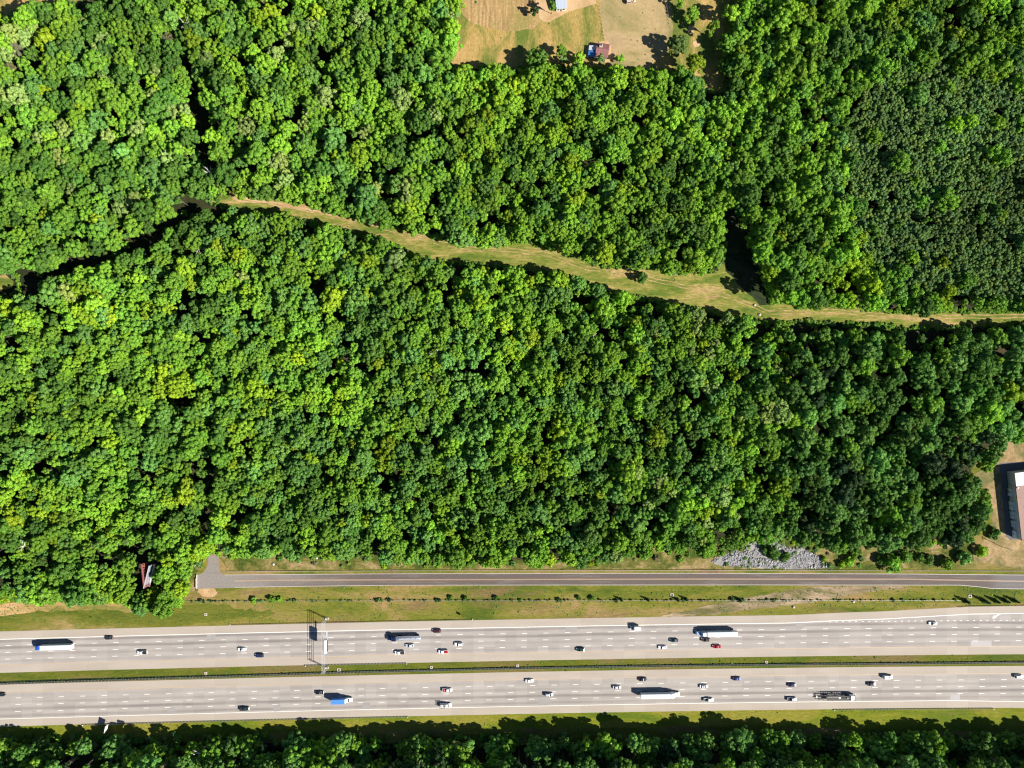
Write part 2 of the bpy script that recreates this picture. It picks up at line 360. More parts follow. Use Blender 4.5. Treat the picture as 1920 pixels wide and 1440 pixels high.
sheet('farm_path', [(1005, 8), (1011, 34), (1019, 41), (1030, 41), (1045, 33), (1065, 22), (1100, 12), (1118, 8), (1118, -60), (1004, -60)], 0.012, M['bare'], 1.0, label='bare clay yard round the pale-roofed house')
sheet('bare_yard', [(1098, 88), (1108, 80), (1140, 76), (1146, 90), (1144, 116), (1120, 120), (1098, 112)], 0.016, M['bare'], 1.5, label='bare clay apron round the red-roofed shed')
sheet('bare_patch', [(1290, 50), (1298, 47), (1304, 53), (1300, 62), (1292, 64)], 0.012, M['bare'], 0.8, 2, label='round bare soil patch under the upper right trees')
sheet('bare_patch', [(1299, 78), (1308, 74), (1315, 81), (1310, 88), (1301, 88)], 0.012, M['bare'], 0.8, 2, label='second bare soil patch, nearer the woodland edge')
sheet('dirt_track', TRACK, 0.004, M['track'], 3.0, label='grassy dirt track cut through the wood')
sheet('worn_soil', [(428, 362), (448, 364), (500, 376), (560, 388), (640, 404), (720, 421), (740, 429), (700, 423), (640, 409), (560, 393), (500, 382), (450, 378)], 0.008, M['bare'], 2.5, label='bare orange clay along the narrow end of the track')
sheet('shade_toned_glade', [(1350, 380), (1378, 370), (1404, 440), (1432, 500), (1450, 568), (1425, 572), (1388, 536), (1362, 508), (1356, 450)], 0.008, M['shade_weeds'], 3, label='weedy glade running up from the track, shade put in its colour')  # weedy ground with the tree shade painted into its dark colour
sheet('clearing', [(-80, 518), (10, 516), (26, 528), (22, 540), (-80, 548)], 0.004, M['track'], 2, label='small dry clearing cut by the left edge')
sheet('clearing', [(-80, -60), (170, -60), (168, 2), (120, 10), (60, 16), (30, 28), (-80, 36)], 0.004, M['field'], 2, label='dry field corner at the upper left')
# verge land between wood and motorway
VERGE = [(-120, 1128), (60, 1116), (160, 1122), (232, 1124), (262, 1140), (300, 1142), (338, 1128), (345, 1100), (352, 1068), (372, 1040), (430, 1032), (520, 1036), (650, 1034), (760, 1046), (900, 1052), (1000, 1050), (1120, 1044),
         (1240, 1028), (1330, 1030), (1400, 1010), (1460, 1000), (1540, 1016), (1640, 1024), (1750, 1012), (1815, 1004), (1838, 985), (1830, 930), (1822, 880), (1868, 822), (2040, 810), (2040, 1170), (2040, 1400), (1920, 1392), (1700, 1386),
         (1440, 1392), (1200, 1400), (900, 1396), (600, 1390), (300, 1392), (-120, 1400)]
sheet('verge', VERGE, 0.004, M['verge'], 3, label='grass verge beside the motorway and frontage road')
sheet('west_verge', [(-120, 1128), (60, 1116), (160, 1122), (232, 1124), (262, 1140), (300, 1142), (345, 1126), (400, 1130), (440, 1140), (520, 1150), (470, 1158), (400, 1164), (330, 1180), (-120, 1195)], 0.008, M['verge_west'], 6, label='sun-bleached grass strip under the lower left wood')
sheet('dry_strip', [(-120, 1140), (-20, 1136), (40, 1127), (100, 1126), (160, 1130), (232, 1131), (262, 1145), (238, 1148), (180, 1141), (120, 1146), (60, 1146), (0, 1155), (-120, 1160)], 0.012, M['dry'], 2.5, label='sun-bleached tan strip along the lower left wood edge')
sheet('scrub_strip', [(356, 1070), (376, 1036), (430, 1030), (520, 1034), (650, 1032), (760, 1044), (900, 1050), (1000, 1048), (1120, 1042), (1240, 1026), (1330, 1028), (1400, 1008), (1460, 998), (1540, 1014), (1640, 1022), (1750, 1012), (1815, 1002),
       (1830, 1060), (1826, 1066), (1500, 1067), (1000, 1067), (700, 1067), (426, 1069), (420, 1058), (400, 1030), (385, 1040), (380, 1066), (368, 1074), (366, 1110), (350, 1112)], 0.012, M['scrub'], 2.5, label='rough scrubby bank north of the frontage road')
sheet('south_verge', [(-120, 1358), (300, 1350), (700, 1342), (1100, 1334), (1500, 1329), (2040, 1329), (2040, 1378), (1700, 1368), (1300, 1362), (1000, 1366), (700, 1372), (400, 1376), (-120, 1384)], 0.008, M['verge_south'], 2.5, label='bright grass strip south of the motorway')
sheet('bare_soil', [(1828, 888), (1845, 880), (1868, 822), (2040, 812), (2040, 1066), (1905, 1066), (1838, 1054), (1822, 1062), (1820, 1040), (1845, 1018), (1860, 985), (1856, 930), (1836, 906)], 0.008, M['yard'], 2.5, label='dry yard round the brown-roofed building')
sheet('parking_yard', [(1874, 868), (2040, 860), (2040, 1008), (1893, 1012), (1886, 1005), (1878, 915)], 0.012, M['yard_asphalt'], 0.0, label='dark asphalt yard west of the brown-roofed building')
sheet('construction_track', [(1235, 1156), (1310, 1140), (1390, 1122), (1470, 1108), (1530, 1100), (1640, 1098), (1690, 1099), (1700, 1104), (1640, 1108), (1600, 1114), (1560, 1122), (1500, 1133), (1430, 1140), (1360, 1149), (1300, 1156)], 0.012, M['sand'], 2.2, label='sandy construction track crossing the verge to the motorway')
sheet('clay_patch', [(372, 1104), (402, 1102), (408, 1112), (398, 1121), (380, 1118), (370, 1110)], 0.012, M['bare'], 1.8, 3, label='orange clay patch below the dead end turning head')

# ---------------------------------------------------------------- motorway
wbx = [0, 100, 320, 420, 640, 740, 960, 1060, 1270, 1500, 1700, 1920]; wby = [1246.6, 1244.3, 1238.8, 1236.6, 1230.6, 1228.6, 1224.2, 1222.6, 1219, 1216.3, 1214.2, 1211.7]
ebx = [0, 100, 320, 420, 640, 740, 960, 1060, 1270, 1500, 1700, 1920]; eby = [1297.7, 1295, 1289, 1286.7, 1281.2, 1279.2, 1273.8, 1272, 1269, 1266, 1264.3, 1262.2]
_wb = np.polyfit(wbx, wby, 3); _eb = np.polyfit(ebx, eby, 3)
WB = lambda x: float(np.polyval(_wb, min(max(x, -150), 2070)))
EB = lambda x: float(np.polyval(_eb, min(max(x, -150), 2070)))
RAIL = lambda x: float(np.interp(x, [-300, 0, 100, 320, 420, 640, 740, 960, 1270, 1500, 1700, 1920, 2200], [1291, 1281.7, 1278.2, 1271, 1268, 1260.6, 1258, 1252.9, 1247.8, 1245.4, 1243.8, 1241.5, 1239]))
ext = lambda x: float(np.interp(x, [1480, 1560, 1660, 1820, 2100], [0, 3, 5.5, 13.2, 14.5]))     # the slip lane that opens on the right
def heading(fn, x): 
    return math.atan2(-(fn(x + 10) - fn(x - 10)), 20.0)
XS = list(range(-240, 2161, 12))

def strip(name, lo, hi, z, mat, parent=None, xs=XS, uvfn=None):
    """a paved band between two curves (photo y as functions of photo x)"""
    vs, fs, uvs = [], [], []
    for x in xs:
        a, b_ = G(x, lo(x)), G(x, hi(x)); vs += [(a[0], a[1], z), (b_[0], b_[1], z)]
        uvs += [(x * S, 0.0 if uvfn is None else (uvfn(x) - lo(x)) * S), (x * S, (hi(x) - lo(x)) * S if uvfn is None else (uvfn(x) - hi(x)) * S)]
    for i in range(len(xs) - 1): fs.append((2 * i + 1, 2 * i + 3, 2 * i + 2, 2 * i))
    m = bpy.data.meshes.new(name); m.from_pydata(vs, [], fs); m.materials.append(mat)
    ul = m.uv_layers.new(name='road')
    for p in m.polygons:
        for li in p.loop_indices:
            ul.data[li].uv = uvs[m.loops[li].vertex_index]
    bm = bmesh.new(); bm.from_mesh(m)
    for f in bm.faces:
        if f.normal.z < 0: f.normal_flip()
    bm.to_mesh(m); bm.free()
    return link(name, m, parent)

LINE = 0.26 / S
def line_strip(name, fn, w, z, mat, parent, xs=XS): return strip(name, lambda x: fn(x) - w / 2, lambda x: fn(x) + w / 2, z, mat, parent, xs)

def slab(px, py0, py1, fn, mat, parent, z):
    x0, x1 = px; return strip('slab', lambda x: fn(x) + py0, lambda x: fn(x) + py1, z, mat, parent, list(np.linspace(x0, x1, 5)))

# westbound carriageway
hw = strip('motorway', lambda x: WB(x) - 48.6 - ext(x), lambda x: WB(x), 0.05, M['lane_wb'], None, XS, WB)
tag(hw, 'upper carriageway of the motorway, traffic heading left', None, None, 'structure')
strip('shoulder', lambda x: WB(x) + 0.2, lambda x: WB(x) + 14.6, 0.046, M['shoulder'], hw)
strip('shoulder', lambda x: WB(x) - 63.0 - ext(x) * 0.95, lambda x: WB(x) - 48.8 - ext(x), 0.046, M['shoulder'], hw)
line_strip('edge_line', lambda x: WB(x) - 48.2 - ext(x), LINE * 1.35, 0.058, M['white_paint'], hw)
line_strip('edge_line', lambda x: WB(x) - 0.3, LINE * 1.1, 0.058, M['yellow_paint'], hw)
slab((388, 404), -48, -37, WB, M['old_slab'], hw, 0.054); slab((1493, 1507), -48, -37, WB, M['old_slab'], hw, 0.054); slab((1820, 1859), -11.5, -0.6, WB, M['new_slab'], hw, 0.054)
slab((1060, 1082), -48, -37, WB, M['old_slab'], hw, 0.054)
# eastbound carriageway
he = strip('motorway', lambda x: EB(x), lambda x: EB(x) + 50.8, 0.05, M['lane_eb'], None, XS, lambda x: EB(x))
for l in he.data.uv_layers['road'].data: l.uv[1] = -l.uv[1]
tag(he, 'lower carriageway of the motorway, traffic heading right', None, None, 'structure')
strip('shoulder', lambda x: EB(x) - 14, lambda x: EB(x) - 0.2, 0.046, M['shoulder'], he)
strip('shoulder', lambda x: EB(x) + 51, lambda x: EB(x) + 64.6, 0.046, M['shoulder'], he)
line_strip('edge_line', lambda x: EB(x) + 50.4 + float(np.interp(x, [1780, 1920, 2200], [0, 2.2, 5])), LINE * 1.1, 0.058, M['white_paint'], he)
line_strip('edge_line', lambda x: EB(x) + 0.3, LINE * 1.1, 0.058, M['yellow_paint'], he)
slab((512, 526), 37.5, 50, EB, M['old_slab'], he, 0.054); slab((1009, 1030), 37.5, 50, EB, M['old_slab'], he, 0.054); slab((314, 328), 37.5, 50, EB, M['old_slab'], he, 0.054)
slab((680, 694), 37.5, 50, EB, M['old_slab'], he, 0.054); slab((1782, 1800), 37.5, 50, EB, M['new_slab'], he, 0.054); 
# lane dashes, each a strip of paint
dash_m = bpy.data.meshes.new('lane_dash'); dash_m.from_pydata([(-1.55, -.12, 0), (1.55, -.12, 0), (1.55, .12, 0), (-1.55, .12, 0)], [], [(0, 1, 2, 3)]); dash_m.materials.append(M['white_paint'])
dot_m = bpy.data.meshes.new('lane_dot'); dot_m.from_pydata([(-.5, -.16, 0), (.5, -.16, 0), (.5, .16, 0), (-.5, .16, 0)], [], [(0, 1, 2, 3)]); dot_m.materials.append(M['white_paint'])
for fn, par, rows, ph in ((WB, hw, (-36.4, -23.6, -10.9), 16.0), (EB, he, (11.6, 24.4, 37.2), 35.0)):
    for r, off in enumerate(rows):
        for k in range(-1, 49):
            x = ph - r * 0.8 + k * 40.32 + (0 if fn is WB else -0.16 * k)
            if -20 < x < 1950:
                g = G(x, fn(x) + off); link('lane_dash', dash_m, par, (g[0], g[1], 0.059), heading(fn, x))
for k in range(36):
    x = 1556 + k * 12.3; g = G(x, WB(x) - 49.3); link('lane_dot', dot_m, hw, (g[0], g[1], 0.059), heading(WB, x))
# painted merge arrow on the slip lane
ar = MB(); ar.add([(-3.0, -.28, 0), (.2, -.28, 0), (.2, .28, 0), (-3.0, .28, 0)], [(0, 1, 2, 3)]); ar.add([(.2, -.85, 0), (2.1, 0, 0), (.2, .85, 0)], [(0, 1, 2)])
a = link('lane_arrow', ar.mesh('lane_arrow', M['white_paint']), hw, (*G(1867, 1155.5), 0.060), math.radians(180 + 30)); a.scale = (1.15, 1.2, 1)

# median strip
med = strip('median', lambda x: WB(x) + 14.4, lambda x: EB(x) - 13.8, 0.012, M['median']); tag(med, 'grassy central reservation with a guardrail', None, None, 'structure')

wd = strip('weed_shade_strip', lambda x: RAIL(x) - 3.2 - 1.6 * max(0, min(1, (500 - x) / 300)), lambda x: RAIL(x) + 2.0, 0.018, M['shade_weeds'], med)  # weeds under the rail, the rail's shadow painted into their colour
# wheel ruts along the dirt track
TC = lambda x: float(np.interp(x, [430, 490, 545, 600, 640, 700, 760, 830, 890, 950, 1030, 1100, 1200, 1300, 1380, 1440, 1560, 1700, 1990], [368, 377, 385, 397, 407, 420, 440, 457, 467, 468, 478, 503, 520, 540, 560, 586, 583, 595, 592])) + 1.5 * mnoise.noise((x * .03, 0, 0))
trk = [o for o in COL.objects if o.name.startswith('dirt_track')][0]
for off in (-3.2, 3.0): strip('rut', lambda x: TC(x) + off - .9 - .5 * mnoise.noise((x * .11, off, 1)), lambda x: TC(x) + off + .9 + .5 * mnoise.noise((x * .13, off, 5)), 0.012, M['rut'], trk, list(range(436, 1980, 5)))
# frontage road with its dead-end turning head
FT = lambda x: float(np.interp(x, [416, 520, 700, 900, 1300, 1700, 1920, 2200], [1077.5, 1076.6, 1075.4, 1074.8, 1074.2, 1075.6, 1077.5, 1079]))
FB = lambda x: float(np.interp(x, [370, 440, 560, 740, 1000, 1400, 1800, 1840, 1860, 1920, 2200], [1104, 1102, 1100, 1098, 1097.6, 1097.4, 1097.8, 1101.5, 1104.2, 1105, 1107]))
FC = lambda x: float(np.interp(x, [416, 520, 740, 1300, 1700, 1920, 2200], [1089.6, 1088, 1087, 1085.8, 1086, 1090, 1093]))
pl = [(x, FT(x)) for x in range(420, 2161, 20)] + [(x, FB(x)) for x in range(2160, 371, -20)] + [(371, 1104), (371, 1078), (378, 1075.5), (384, 1070), (388, 1063), (390, 1054), (390.5, 1042), (409.5, 1041), (410, 1058), (411.5, 1068), (414.5, 1075)]
fr = sheet('frontage_road', pl, 0.03, M['asphalt'], label='two lane asphalt frontage road ending in a turning head')
xs_f = list(range(440, 2161, 20))
strip('edge_line', lambda x: FT(x) + 0.2, lambda x: FT(x) + 1.1, 0.036, M['faded_white'], fr, list(range(420, 2161, 20)))
strip('edge_line', lambda x: FB(x) - 1.2, lambda x: FB(x) - 0.3, 0.036, M['faded_white'], fr, xs_f)
strip('centre_line', lambda x: FC(x) - 0.95, lambda x: FC(x) - 0.3, 0.036, M['yellow_bright'], fr, xs_f)
strip('centre_line', lambda x: FC(x) + 0.3, lambda x: FC(x) + 0.95, 0.036, M['yellow_bright'], fr, xs_f)

# ---------------------------------------------------------------- guardrails, fences, kerb
def path_pts(fn, x0, x1, step_m=1.9):
    n = max(2, int((x1 - x0) * S / step_m)); return [G(x, fn(x)) for x in np.linspace(x0, x1, n + 1)]

def beam(mb, pts, off, prof):
    """sweep a profile [(side, z)...] along ground points"""
    secs = []
    for i, p in enumerate(pts):
        a = Vector(pts[max(i - 1, 0)]); b_ = Vector(pts[min(i + 1, len(pts) - 1)]); t = (b_ - a).normalized(); nx, ny = -t.y, t.x
        secs.append([(p[0] + nx * (off + s_), p[1] + ny * (off + s_), z) for (s_, z) in prof])
    mb.loft(secs)

def wprof(sgn, zt): return [(0, zt), (sgn * .09, zt - .06), (sgn * .03, zt - .16), (sgn * .09, zt - .26), (0, zt - .32), (-sgn * .03, zt - .30), (-sgn * .03, zt - .02)]

def guardrail(label, fn, x0, x1, sides=(1,), zt=0.80, gap=0.2, step=1.9, mat='rail_steel', ends=True, pw=.17):
    pts = path_pts(fn, x0, x1, step); root = empty('guardrail', (*pts[0], 0)); tag(root, label, 'guardrail', 'steel guardrails along the roads')
    o = Vector((*pts[0], 0))
    loc = [(p[0] - o.x, p[1] - o.y) for p in pts]
    for sd in sides:
        mb = MB(); beam(mb, loc, sd * gap, wprof(sd, zt)); mb.build('rail', M[mat], root)
    mb = MB()
    for i, p in enumerate(loc):
        r = heading(fn, x0 + (x1 - x0) * i / len(loc))
        mb.box(p[0], p[1], zt / 2 - .02, .16, pw, zt - .04, r)
        for sd in sides: mb.box(p[0] - math.sin(r) * sd * gap * .5, p[1] + math.cos(r) * sd * gap * .5, zt - .18, .14, gap * .9, .3, r)
    q = mb.build('post', M['post_wood'], root); q['kind'] = 'stuff'
    if ends:
        for p in (loc[0], loc[-1]):
            e = MB(); e.box(p[0], p[1], zt - .17, .25, .5, .42); e.build('end_terminal', M['white_steel'], root)
    return root

guardrail('long double-sided guardrail down the central reservation', RAIL, -60, 1980, (1, -1), 0.85, 0.34, 1.9, ends=False, pw=.2)
guardrail('guardrail on the upper shoulder ahead of the sign gantry', lambda x: WB(x) - 64.6, 432, 886, (-1,))
guardrail('short guardrail on the median shoulder beside the gantry leg', lambda x: WB(x) + 15.6, 573, 763, (1,))
guardrail('guardrail on the lower shoulder, left half, before the trees', lambda x: EB(x) + 65.8, 156, 765, (1,))
guardrail('guardrail on the lower shoulder, right half, by bright grass', lambda x: EB(x) + 66.0, 1564, 1862, (1,))
guardrail('guardrail on the upper right shoulder below four cone shrubs', lambda x: WB(x) - 63.5 - ext(x), 1796, 1985, (-1,), ends=False)
KN = lambda x: float(np.interp(x, [424, 520, 740, 1300, 1830, 2200], [1071.2, 1070.4, 1069.2, 1068.6, 1069.4, 1070]))
guardrail('thin pale guardrail along the north edge of the frontage road', KN, 425, 1985, (-1,), 0.72, 0.1, 2.4, 'steel', ends=False)

FN = lambda x: float(np.interp(x, [345, 440, 560, 700, 1100, 1800], [1127, 1127, 1126, 1125.4, 1125, 1125.2]))
pts = path_pts(FN, 352, 1800, 3.0); root = empty('wire_fence', (*pts[0], 0)); tag(root, 'long thin wire fence between frontage road and motorway', 'fence')
loc = [(p[0] - pts[0][0], p[1] - pts[0][1]) for p in pts]
mb = MB()
for p in loc: mb.cyl((p[0], p[1], 0), (p[0], p[1], 1.35), .06, .05, 6)
q = mb.build('post', M['post_wood'], root); q['kind'] = 'stuff'
for z in (.35, .65, .95, 1.25):
    mb = MB(); beam(mb, loc, 0, [(-.015, z), (.015, z), (.015, z + .03), (-.015, z + .03)]); mb.build('wire', M['rail_steel'], root)

def small_fence(label, p0, p1, n, hgt=1.2):
    a, b_ = Vector(G(*p0)), Vector(G(*p1)); root = empty('field_fence', (*a, 0)); tag(root, label, 'fence')
    for i in range(n + 1):
        p = (b_ - a) * (i / n); MB().cyl((0, 0, 0), (0, 0, hgt), .08, .06, 6).build('post', M['wood_pale'], root, (p.x, p.y, 0))
    for z in (.45, .85, 1.12):
        d = b_ - a; MB().cyl((0, 0, z), (d.x, d.y, z), .022, .022, 5).build('wire', M['wood_pale'], root)
small_fence('wire field fence between meadow and dry lawn', (1124, 12), (1134, 74), 9)
small_fence('wire field fence on the right side of the dry lawn', (1246, -4), (1257, 52), 8)

# barriers closing the frontage road
def barrier(label, p0, p1, hgt, mat, n, boards):
    a, b_ = Vector(G(*p0)), Vector(G(*p1)); d = b_ - a; rz = math.atan2(d.y, d.x); root = empty('road_barrier', (*a, 0), rz); tag(root, label, 'barrier')
    L = d.length
    for i in range(n): MB().box(L * (i + .5) / n, .12, hgt / 2, .12, .12, hgt).build('post', M['post_wood'], root)
    for z in boards: MB().box(L / 2, 0, z, L, .09, .26).build('rail', mat, root)
    return root
barrier('white barrier rail closing the left end of the frontage road', (370, 1103.5), (370, 1077), 0.95, M['white_steel'], 5, (.42, .80))
barrier('weathered board gate at the top of the turning head stub', (387, 1038), (412, 1038.5), 1.3, M['wood_pale'], 5, (.4, .8, 1.2))
nb = MB(); beam(nb, [(0, 0), (.2, 3), (-.1, 5.4)], 0, [(-.03, 0), (.03, 0), (.03, 1.0), (-.03, 1.0)])
tag(nb.build('barrier_fence', M['orange_net'], None, (*G(367.5, 1102), 0)), 'orange barrier netting behind the white end barrier', 'barrier')
tag(MB().cyl((0, 0, .25), (4.6, 1.9, .35), .14, .12, 8).build('pole_log', M['white_steel'], None, (*G(355, 1065), 0)), 'white pole lying in the scrub above the barrier', 'pole')

# ---------------------------------------------------------------- drain inlets
inlets = [((635.5, 1256), 'in the median just right of the gantry leg'), ((809, 1251), 'in the median right of the short guardrail'), ((970.5, 1248), 'in the median at the middle of the photo'),
          ((386, 1262), 'in the median left of the gantry'), ((1436.5, 1241.5), 'in the median below the construction track'), ((312, 1151.5), 'in the upper left verge below the billboard'),
          ((386, 1152), 'in the verge below the turning head'), ((1260, 1115.5), 'by the wire fence above the white box van'), ((1818.5, 1118), 'on the verge above the upper right guardrail')]
for i, (p, where) in enumerate(inlets):
    big = i in (0, 7, 8); sz = 1.9 if big else 1.5
    root = empty('drain_inlet', (*G(*p), 0)); tag(root, 'square concrete drain inlet ' + where, 'drain', 'concrete drain inlets in the grass')
    mb = MB(); t = .45
    for (x, y, a_, b_) in ((-sz / 2 + t / 2, 0, t, sz), (sz / 2 - t / 2, 0, t, sz), (0, -sz / 2 + t / 2, sz - 2 * t, t), (0, sz / 2 - t / 2, sz - 2 * t, t)): mb.box(x, y, .14, a_, b_, .28)
    mb.build('collar', M['concrete'], root); MB().box(0, 0, .07, sz - 2 * t - .02, sz - 2 * t - .02, .06).build('grate', M['hole'], root)

# ---------------------------------------------------------------- overhead sign gantry
gx, gy0 = G(613.0, 1159.5); _, gy1 = G(613.0, 1251.5); gl = gy0 - gy1
root = empty('sign_gantry', (gx, gy1, 0)); tag(root, 'grey steel gantry spanning the upper carriageway with an electronic message sign', 'gantry')
for y, s_ in ((0, -1), (gl, 1)):
    MB().box(0, y, .25, 2.2, 1.3, .5).build('footing', M['concrete'], root)
    for dx in (-.75, .75):
        MB().cyl((dx, y, .5), (dx * .8, y, 8.9), .18, .15, 10).build('post', M['steel'], root)
    mb = MB()
    for k in range(4):
        z = 1.2 + k * 1.9; sg = 1 if k % 2 else -1
        mb.cyl((-.72 * sg, y, z), (.70 * sg, y, z + 1.8), .07, .07, 6)
    mb.build('brace', M['steel'], root)
zb, zt = 6.9, 8.7
for dx in (-.6, .6):
    for z in (zb, zt): MB().box(dx, gl / 2, z, .09, gl + 1.0, .09).build('chord', M['steel'], root)
mb = MB(); nb = 16
for k in range(nb):
    y0, y1 = gl * k / nb, gl * (k + 1) / nb
    for dx in (-.6, .6): mb.cyl((dx, y0, zb if k % 2 else zt), (dx, y1, zt if k % 2 else zb), .025, .025, 5)
    for z in (zb, zt): mb.cyl((-.6 if k % 2 else .6, y0, z), (.6 if k % 2 else -.6, y1, z), .022, .022, 5)
lat = mb.build('lattice', M['steel'], root)
sy = G(616, 1202)[1] - gy1
box = MB().box(1.65, sy, 7.8, 1.25, 7.0, 2.5).build('sign_cabinet', M['white_steel'], root)
MB().box(2.30, sy, 7.8, .05, 6.6, 2.1).build('display_face', M['black'], box)
MB().box(1.65, sy, 9.13, 1.45, 7.2, .14).build('hood', M['white_steel'], box)
MB().box(1.7, sy + 5.6, 6.75, .8, 4.2, .08).build('walkway', M['steel'], root)
mb = MB(); mb.box(2.1, sy + 5.6, 7.75, .05, 4.2, .05)
for k in range(4): mb.box(2.1, sy + 3.7 + k * 1.3, 7.25, .05, .05, 1.0)
mb.build('walkway_railing', M['steel'], root)
for q_ in (-2.2, 2.2): MB().box(.82, sy + q_, 7.8, .4, .16, .16).build('bracket', M['steel'], root)

# ---------------------------------------------------------------- V-shaped billboard in the lower left wood
zc = 12.5
ax, ay = G(273, 1101, zc); l1 = Vector(G(268, 1056.5, zc)) - Vector((ax, ay)); l2 = Vector(G(283.5, 1059, zc)) - Vector((ax, ay))
root = empty('billboard', (ax, ay, 0)); tag(root, 'V-shaped billboard on posts, one red framed side and one grey side', 'billboard')
def bb_side(d, mat, face_side, name, red):
    L = d.length; rz = math.atan2(d.y, d.x)
    e = MB(); e.box(L / 2, 0, zc, L, .28, 4.2); p = e.build(name, mat, root, (0, 0, 0), rz)
    mb = MB()
    mb.box(L / 2, face_side * .75, zc - 2.25, L, .9, .10); mb.build('catwalk', M['red_steel'] if red else M['steel'], root, (0, 0, 0), rz)
    if red:
        mb = MB()
        for z in (zc - 1.9, zc, zc + 2.18): mb.box(L / 2, face_side * .55, z, L, .8, .14)
        for k in range(8): mb.box(L * (k + .5) / 8, face_side * .5, zc, .16, .8, 4.3)
        mb.build('frame', M['red_steel'], root, (0, 0, 0), rz)
    else:
        mb = MB(); mb.box(L / 2, 0, zc + 2.2, L + .1, .4, .2); mb.build('top_trim', M['steel'], root, (0, 0, 0), rz)
    for k in range(3):
        t = (k + .5) / 3; MB().cyl((d.x * t, d.y * t, 0), (d.x * t, d.y * t, zc - 2.1), .32, .28, 10).build('post', M['post_wood'], root)
bb_side(l1, M['red_steel'], -1, 'panel', True)
bb_side(l2, M['board'], -1, 'panel', False)

# ---------------------------------------------------------------- roadside signs and poles
def road_sign(label, px, w, hh, zb, rz, face='white_steel'):
    root = empty('road_sign', (*G(*px), 0), rz); tag(root, label, 'road sign')
    for s_ in (-.3, .3): MB().box(0, s_ * w, (zb + hh) / 2, .12, .12, zb + hh).build('post', M['post_wood'], root)
    p = MB().box(.12, 0, zb + hh / 2, .05, w, hh).build('panel', M[face], root); return root
road_sign('large roadside sign on posts by the lower left shoulder', (207, 1360), 3.8, 3.0, 2.6, math.radians(168))
road_sign('small roadside sign at the end of the upper guardrail', (870, 1155), 1.5, 1.8, 2.0, math.radians(10), 'sign_green')
def pole(label, px, hgt, arm=True):
    root = empty('utility_pole', (*G(*px), 0)); tag(root, label, 'pole')
    MB().cyl((0, 0, 0), (0, 0, hgt), .17, .12, 8).build('shaft', M['wood_pale'], root)
    if arm:
        MB().box(0, 0, hgt - .6, .14, 2.2, .16).build('crossarm', M['post_wood'], root)
        MB().cyl((.25, 0, hgt - 2.2), (.25, 0, hgt - 1.3), .24, .24, 10).build('transformer', M['steel'], root)
pole('wooden utility pole in the yard below the brown-roofed building', (1876, 1024), 9.0)
tag(MB().cyl((0, 0, 0), (0, 0, 1.0), .9, .8, 12).build('water_tank', M['white_steel'], None, (*G(1863, 1001), 0)), 'small white tank under a shrub left of the brown-roofed building', 'tank')
for p, lab in (((1415, 572), 'white stone at the end of the shaded clearing'), ((1424, 590), 'small white stone in the shade below the track'), ((594, 1046), 'white stone in the scrub above the frontage road'),
               ((604, 1047), 'second white stone in the scrub above the frontage road'), ((513, 1058), 'pale stone in the scrub near the turning head'), ((1600, 1128), 'white stone on the verge below the fence'), ((1488, 1138), 'pale stone beside the construction track')):
    bm = bmesh.new(); bmesh.ops.create_icosphere(bm, subdivisions=2, radius=.75)
    for v_ in bm.verts: v_.co *= 1 + .35 * mnoise.noise(v_.co * 2 + Vector((p[0], 0, 0))); v_.co.z = v_.co.z * .6 + .3
    me = bpy.data.meshes.new('boulder'); bm.to_mesh(me); bm.free(); me.materials.append(M['concrete']); tag(link('boulder', me, None, (*G(*p), 0)), lab, 'stone', 'pale stones in the grass')

# ---------------------------------------------------------------- buildings
# brown flat-roofed building cut by the right edge
BH = 6.0
q = [Vector(G(1887.3, 885)), Vector(G(1890, 909)), Vector(G(1901, 1008.6))]
ang = math.atan2((q[2] - q[0]).y, (q[2] - q[0]).x) + math.pi / 2       # wall runs down the photo, small tilt
root = empty('commercial_building', (*q[2], 0), ang); tag(root, 'brown flat-roofed building with pale blue windows at the right edge', 'building')
Lw = (q[1] - q[2]).length; La = (q[0] - q[1]).length; D = 42.0
MB().box(D / 2, Lw / 2, BH / 2, D, Lw, BH).build('wall', M['wall_pale'], root)
MB().box(D / 2, Lw / 2, BH + .15, D + .3, Lw + .3, .3).build('roof', M['brown_roof'], root)
rf = root.children[-1]
mb = MB(); t = .25
for (x, y, a_, b_) in ((0, Lw / 2, t, Lw + .3), (D / 2, 0, D, t)): mb.box(x, y, BH + .42, a_, b_, .24)
mb.build('parapet', M['brown_roof'], rf)
MB().cyl((4.5, Lw * .58, BH + .3), (4.5, Lw * .58, BH + 1.8), .12, .12, 8).build('vent_pipe', M['black'], rf)
MB().cyl((.6, Lw - .8, BH + .3), (.6, Lw - .8, BH + 1.3), .35, .35, 10).build('vent_hood', M['white_steel'], rf)
MB().cyl((.4, Lw * .80, BH + .3), (.4, Lw * .80, BH + 4.0), .06, .05, 6).build('mast', M['steel'], rf)
for k, (a_, b_) in enumerate(((.03, .15), (.22, .34), (.38, .51), (.54, .70), (.80, .94))):
    y0, y1 = Lw * a_, Lw * b_
    w_ = MB().box(-.5, (y0 + y1) / 2, 2.2, 1.0, y1 - y0, 3.6).build('window_bay', M['blue_window'], root)
    fm = MB(); fm.box(-1.03, (y0 + y1) / 2, 2.2, .06, .14, 3.6); fm.box(-1.03, (y0 + y1) / 2, 3.9, .06, y1 - y0, .12)
    fm.build('frame', M['black'], w_)
MB().box(D / 2 + .2, Lw + La / 2 + .2, (BH + .4) / 2, D, La, BH + .4).build('annex_wall', M['wall_pale'], root)
an = MB().box(D / 2 + .2, Lw + La / 2 + .2, BH + .5, D + .3, La, .2).build('annex_roof', M['white_panel'], root)
for k in range(5):
    MB().box(2.4 + k * 3.1, Lw + La / 2 + .2, BH + .64, .22, La, .08).build('roof_rib', M['steel'], an)
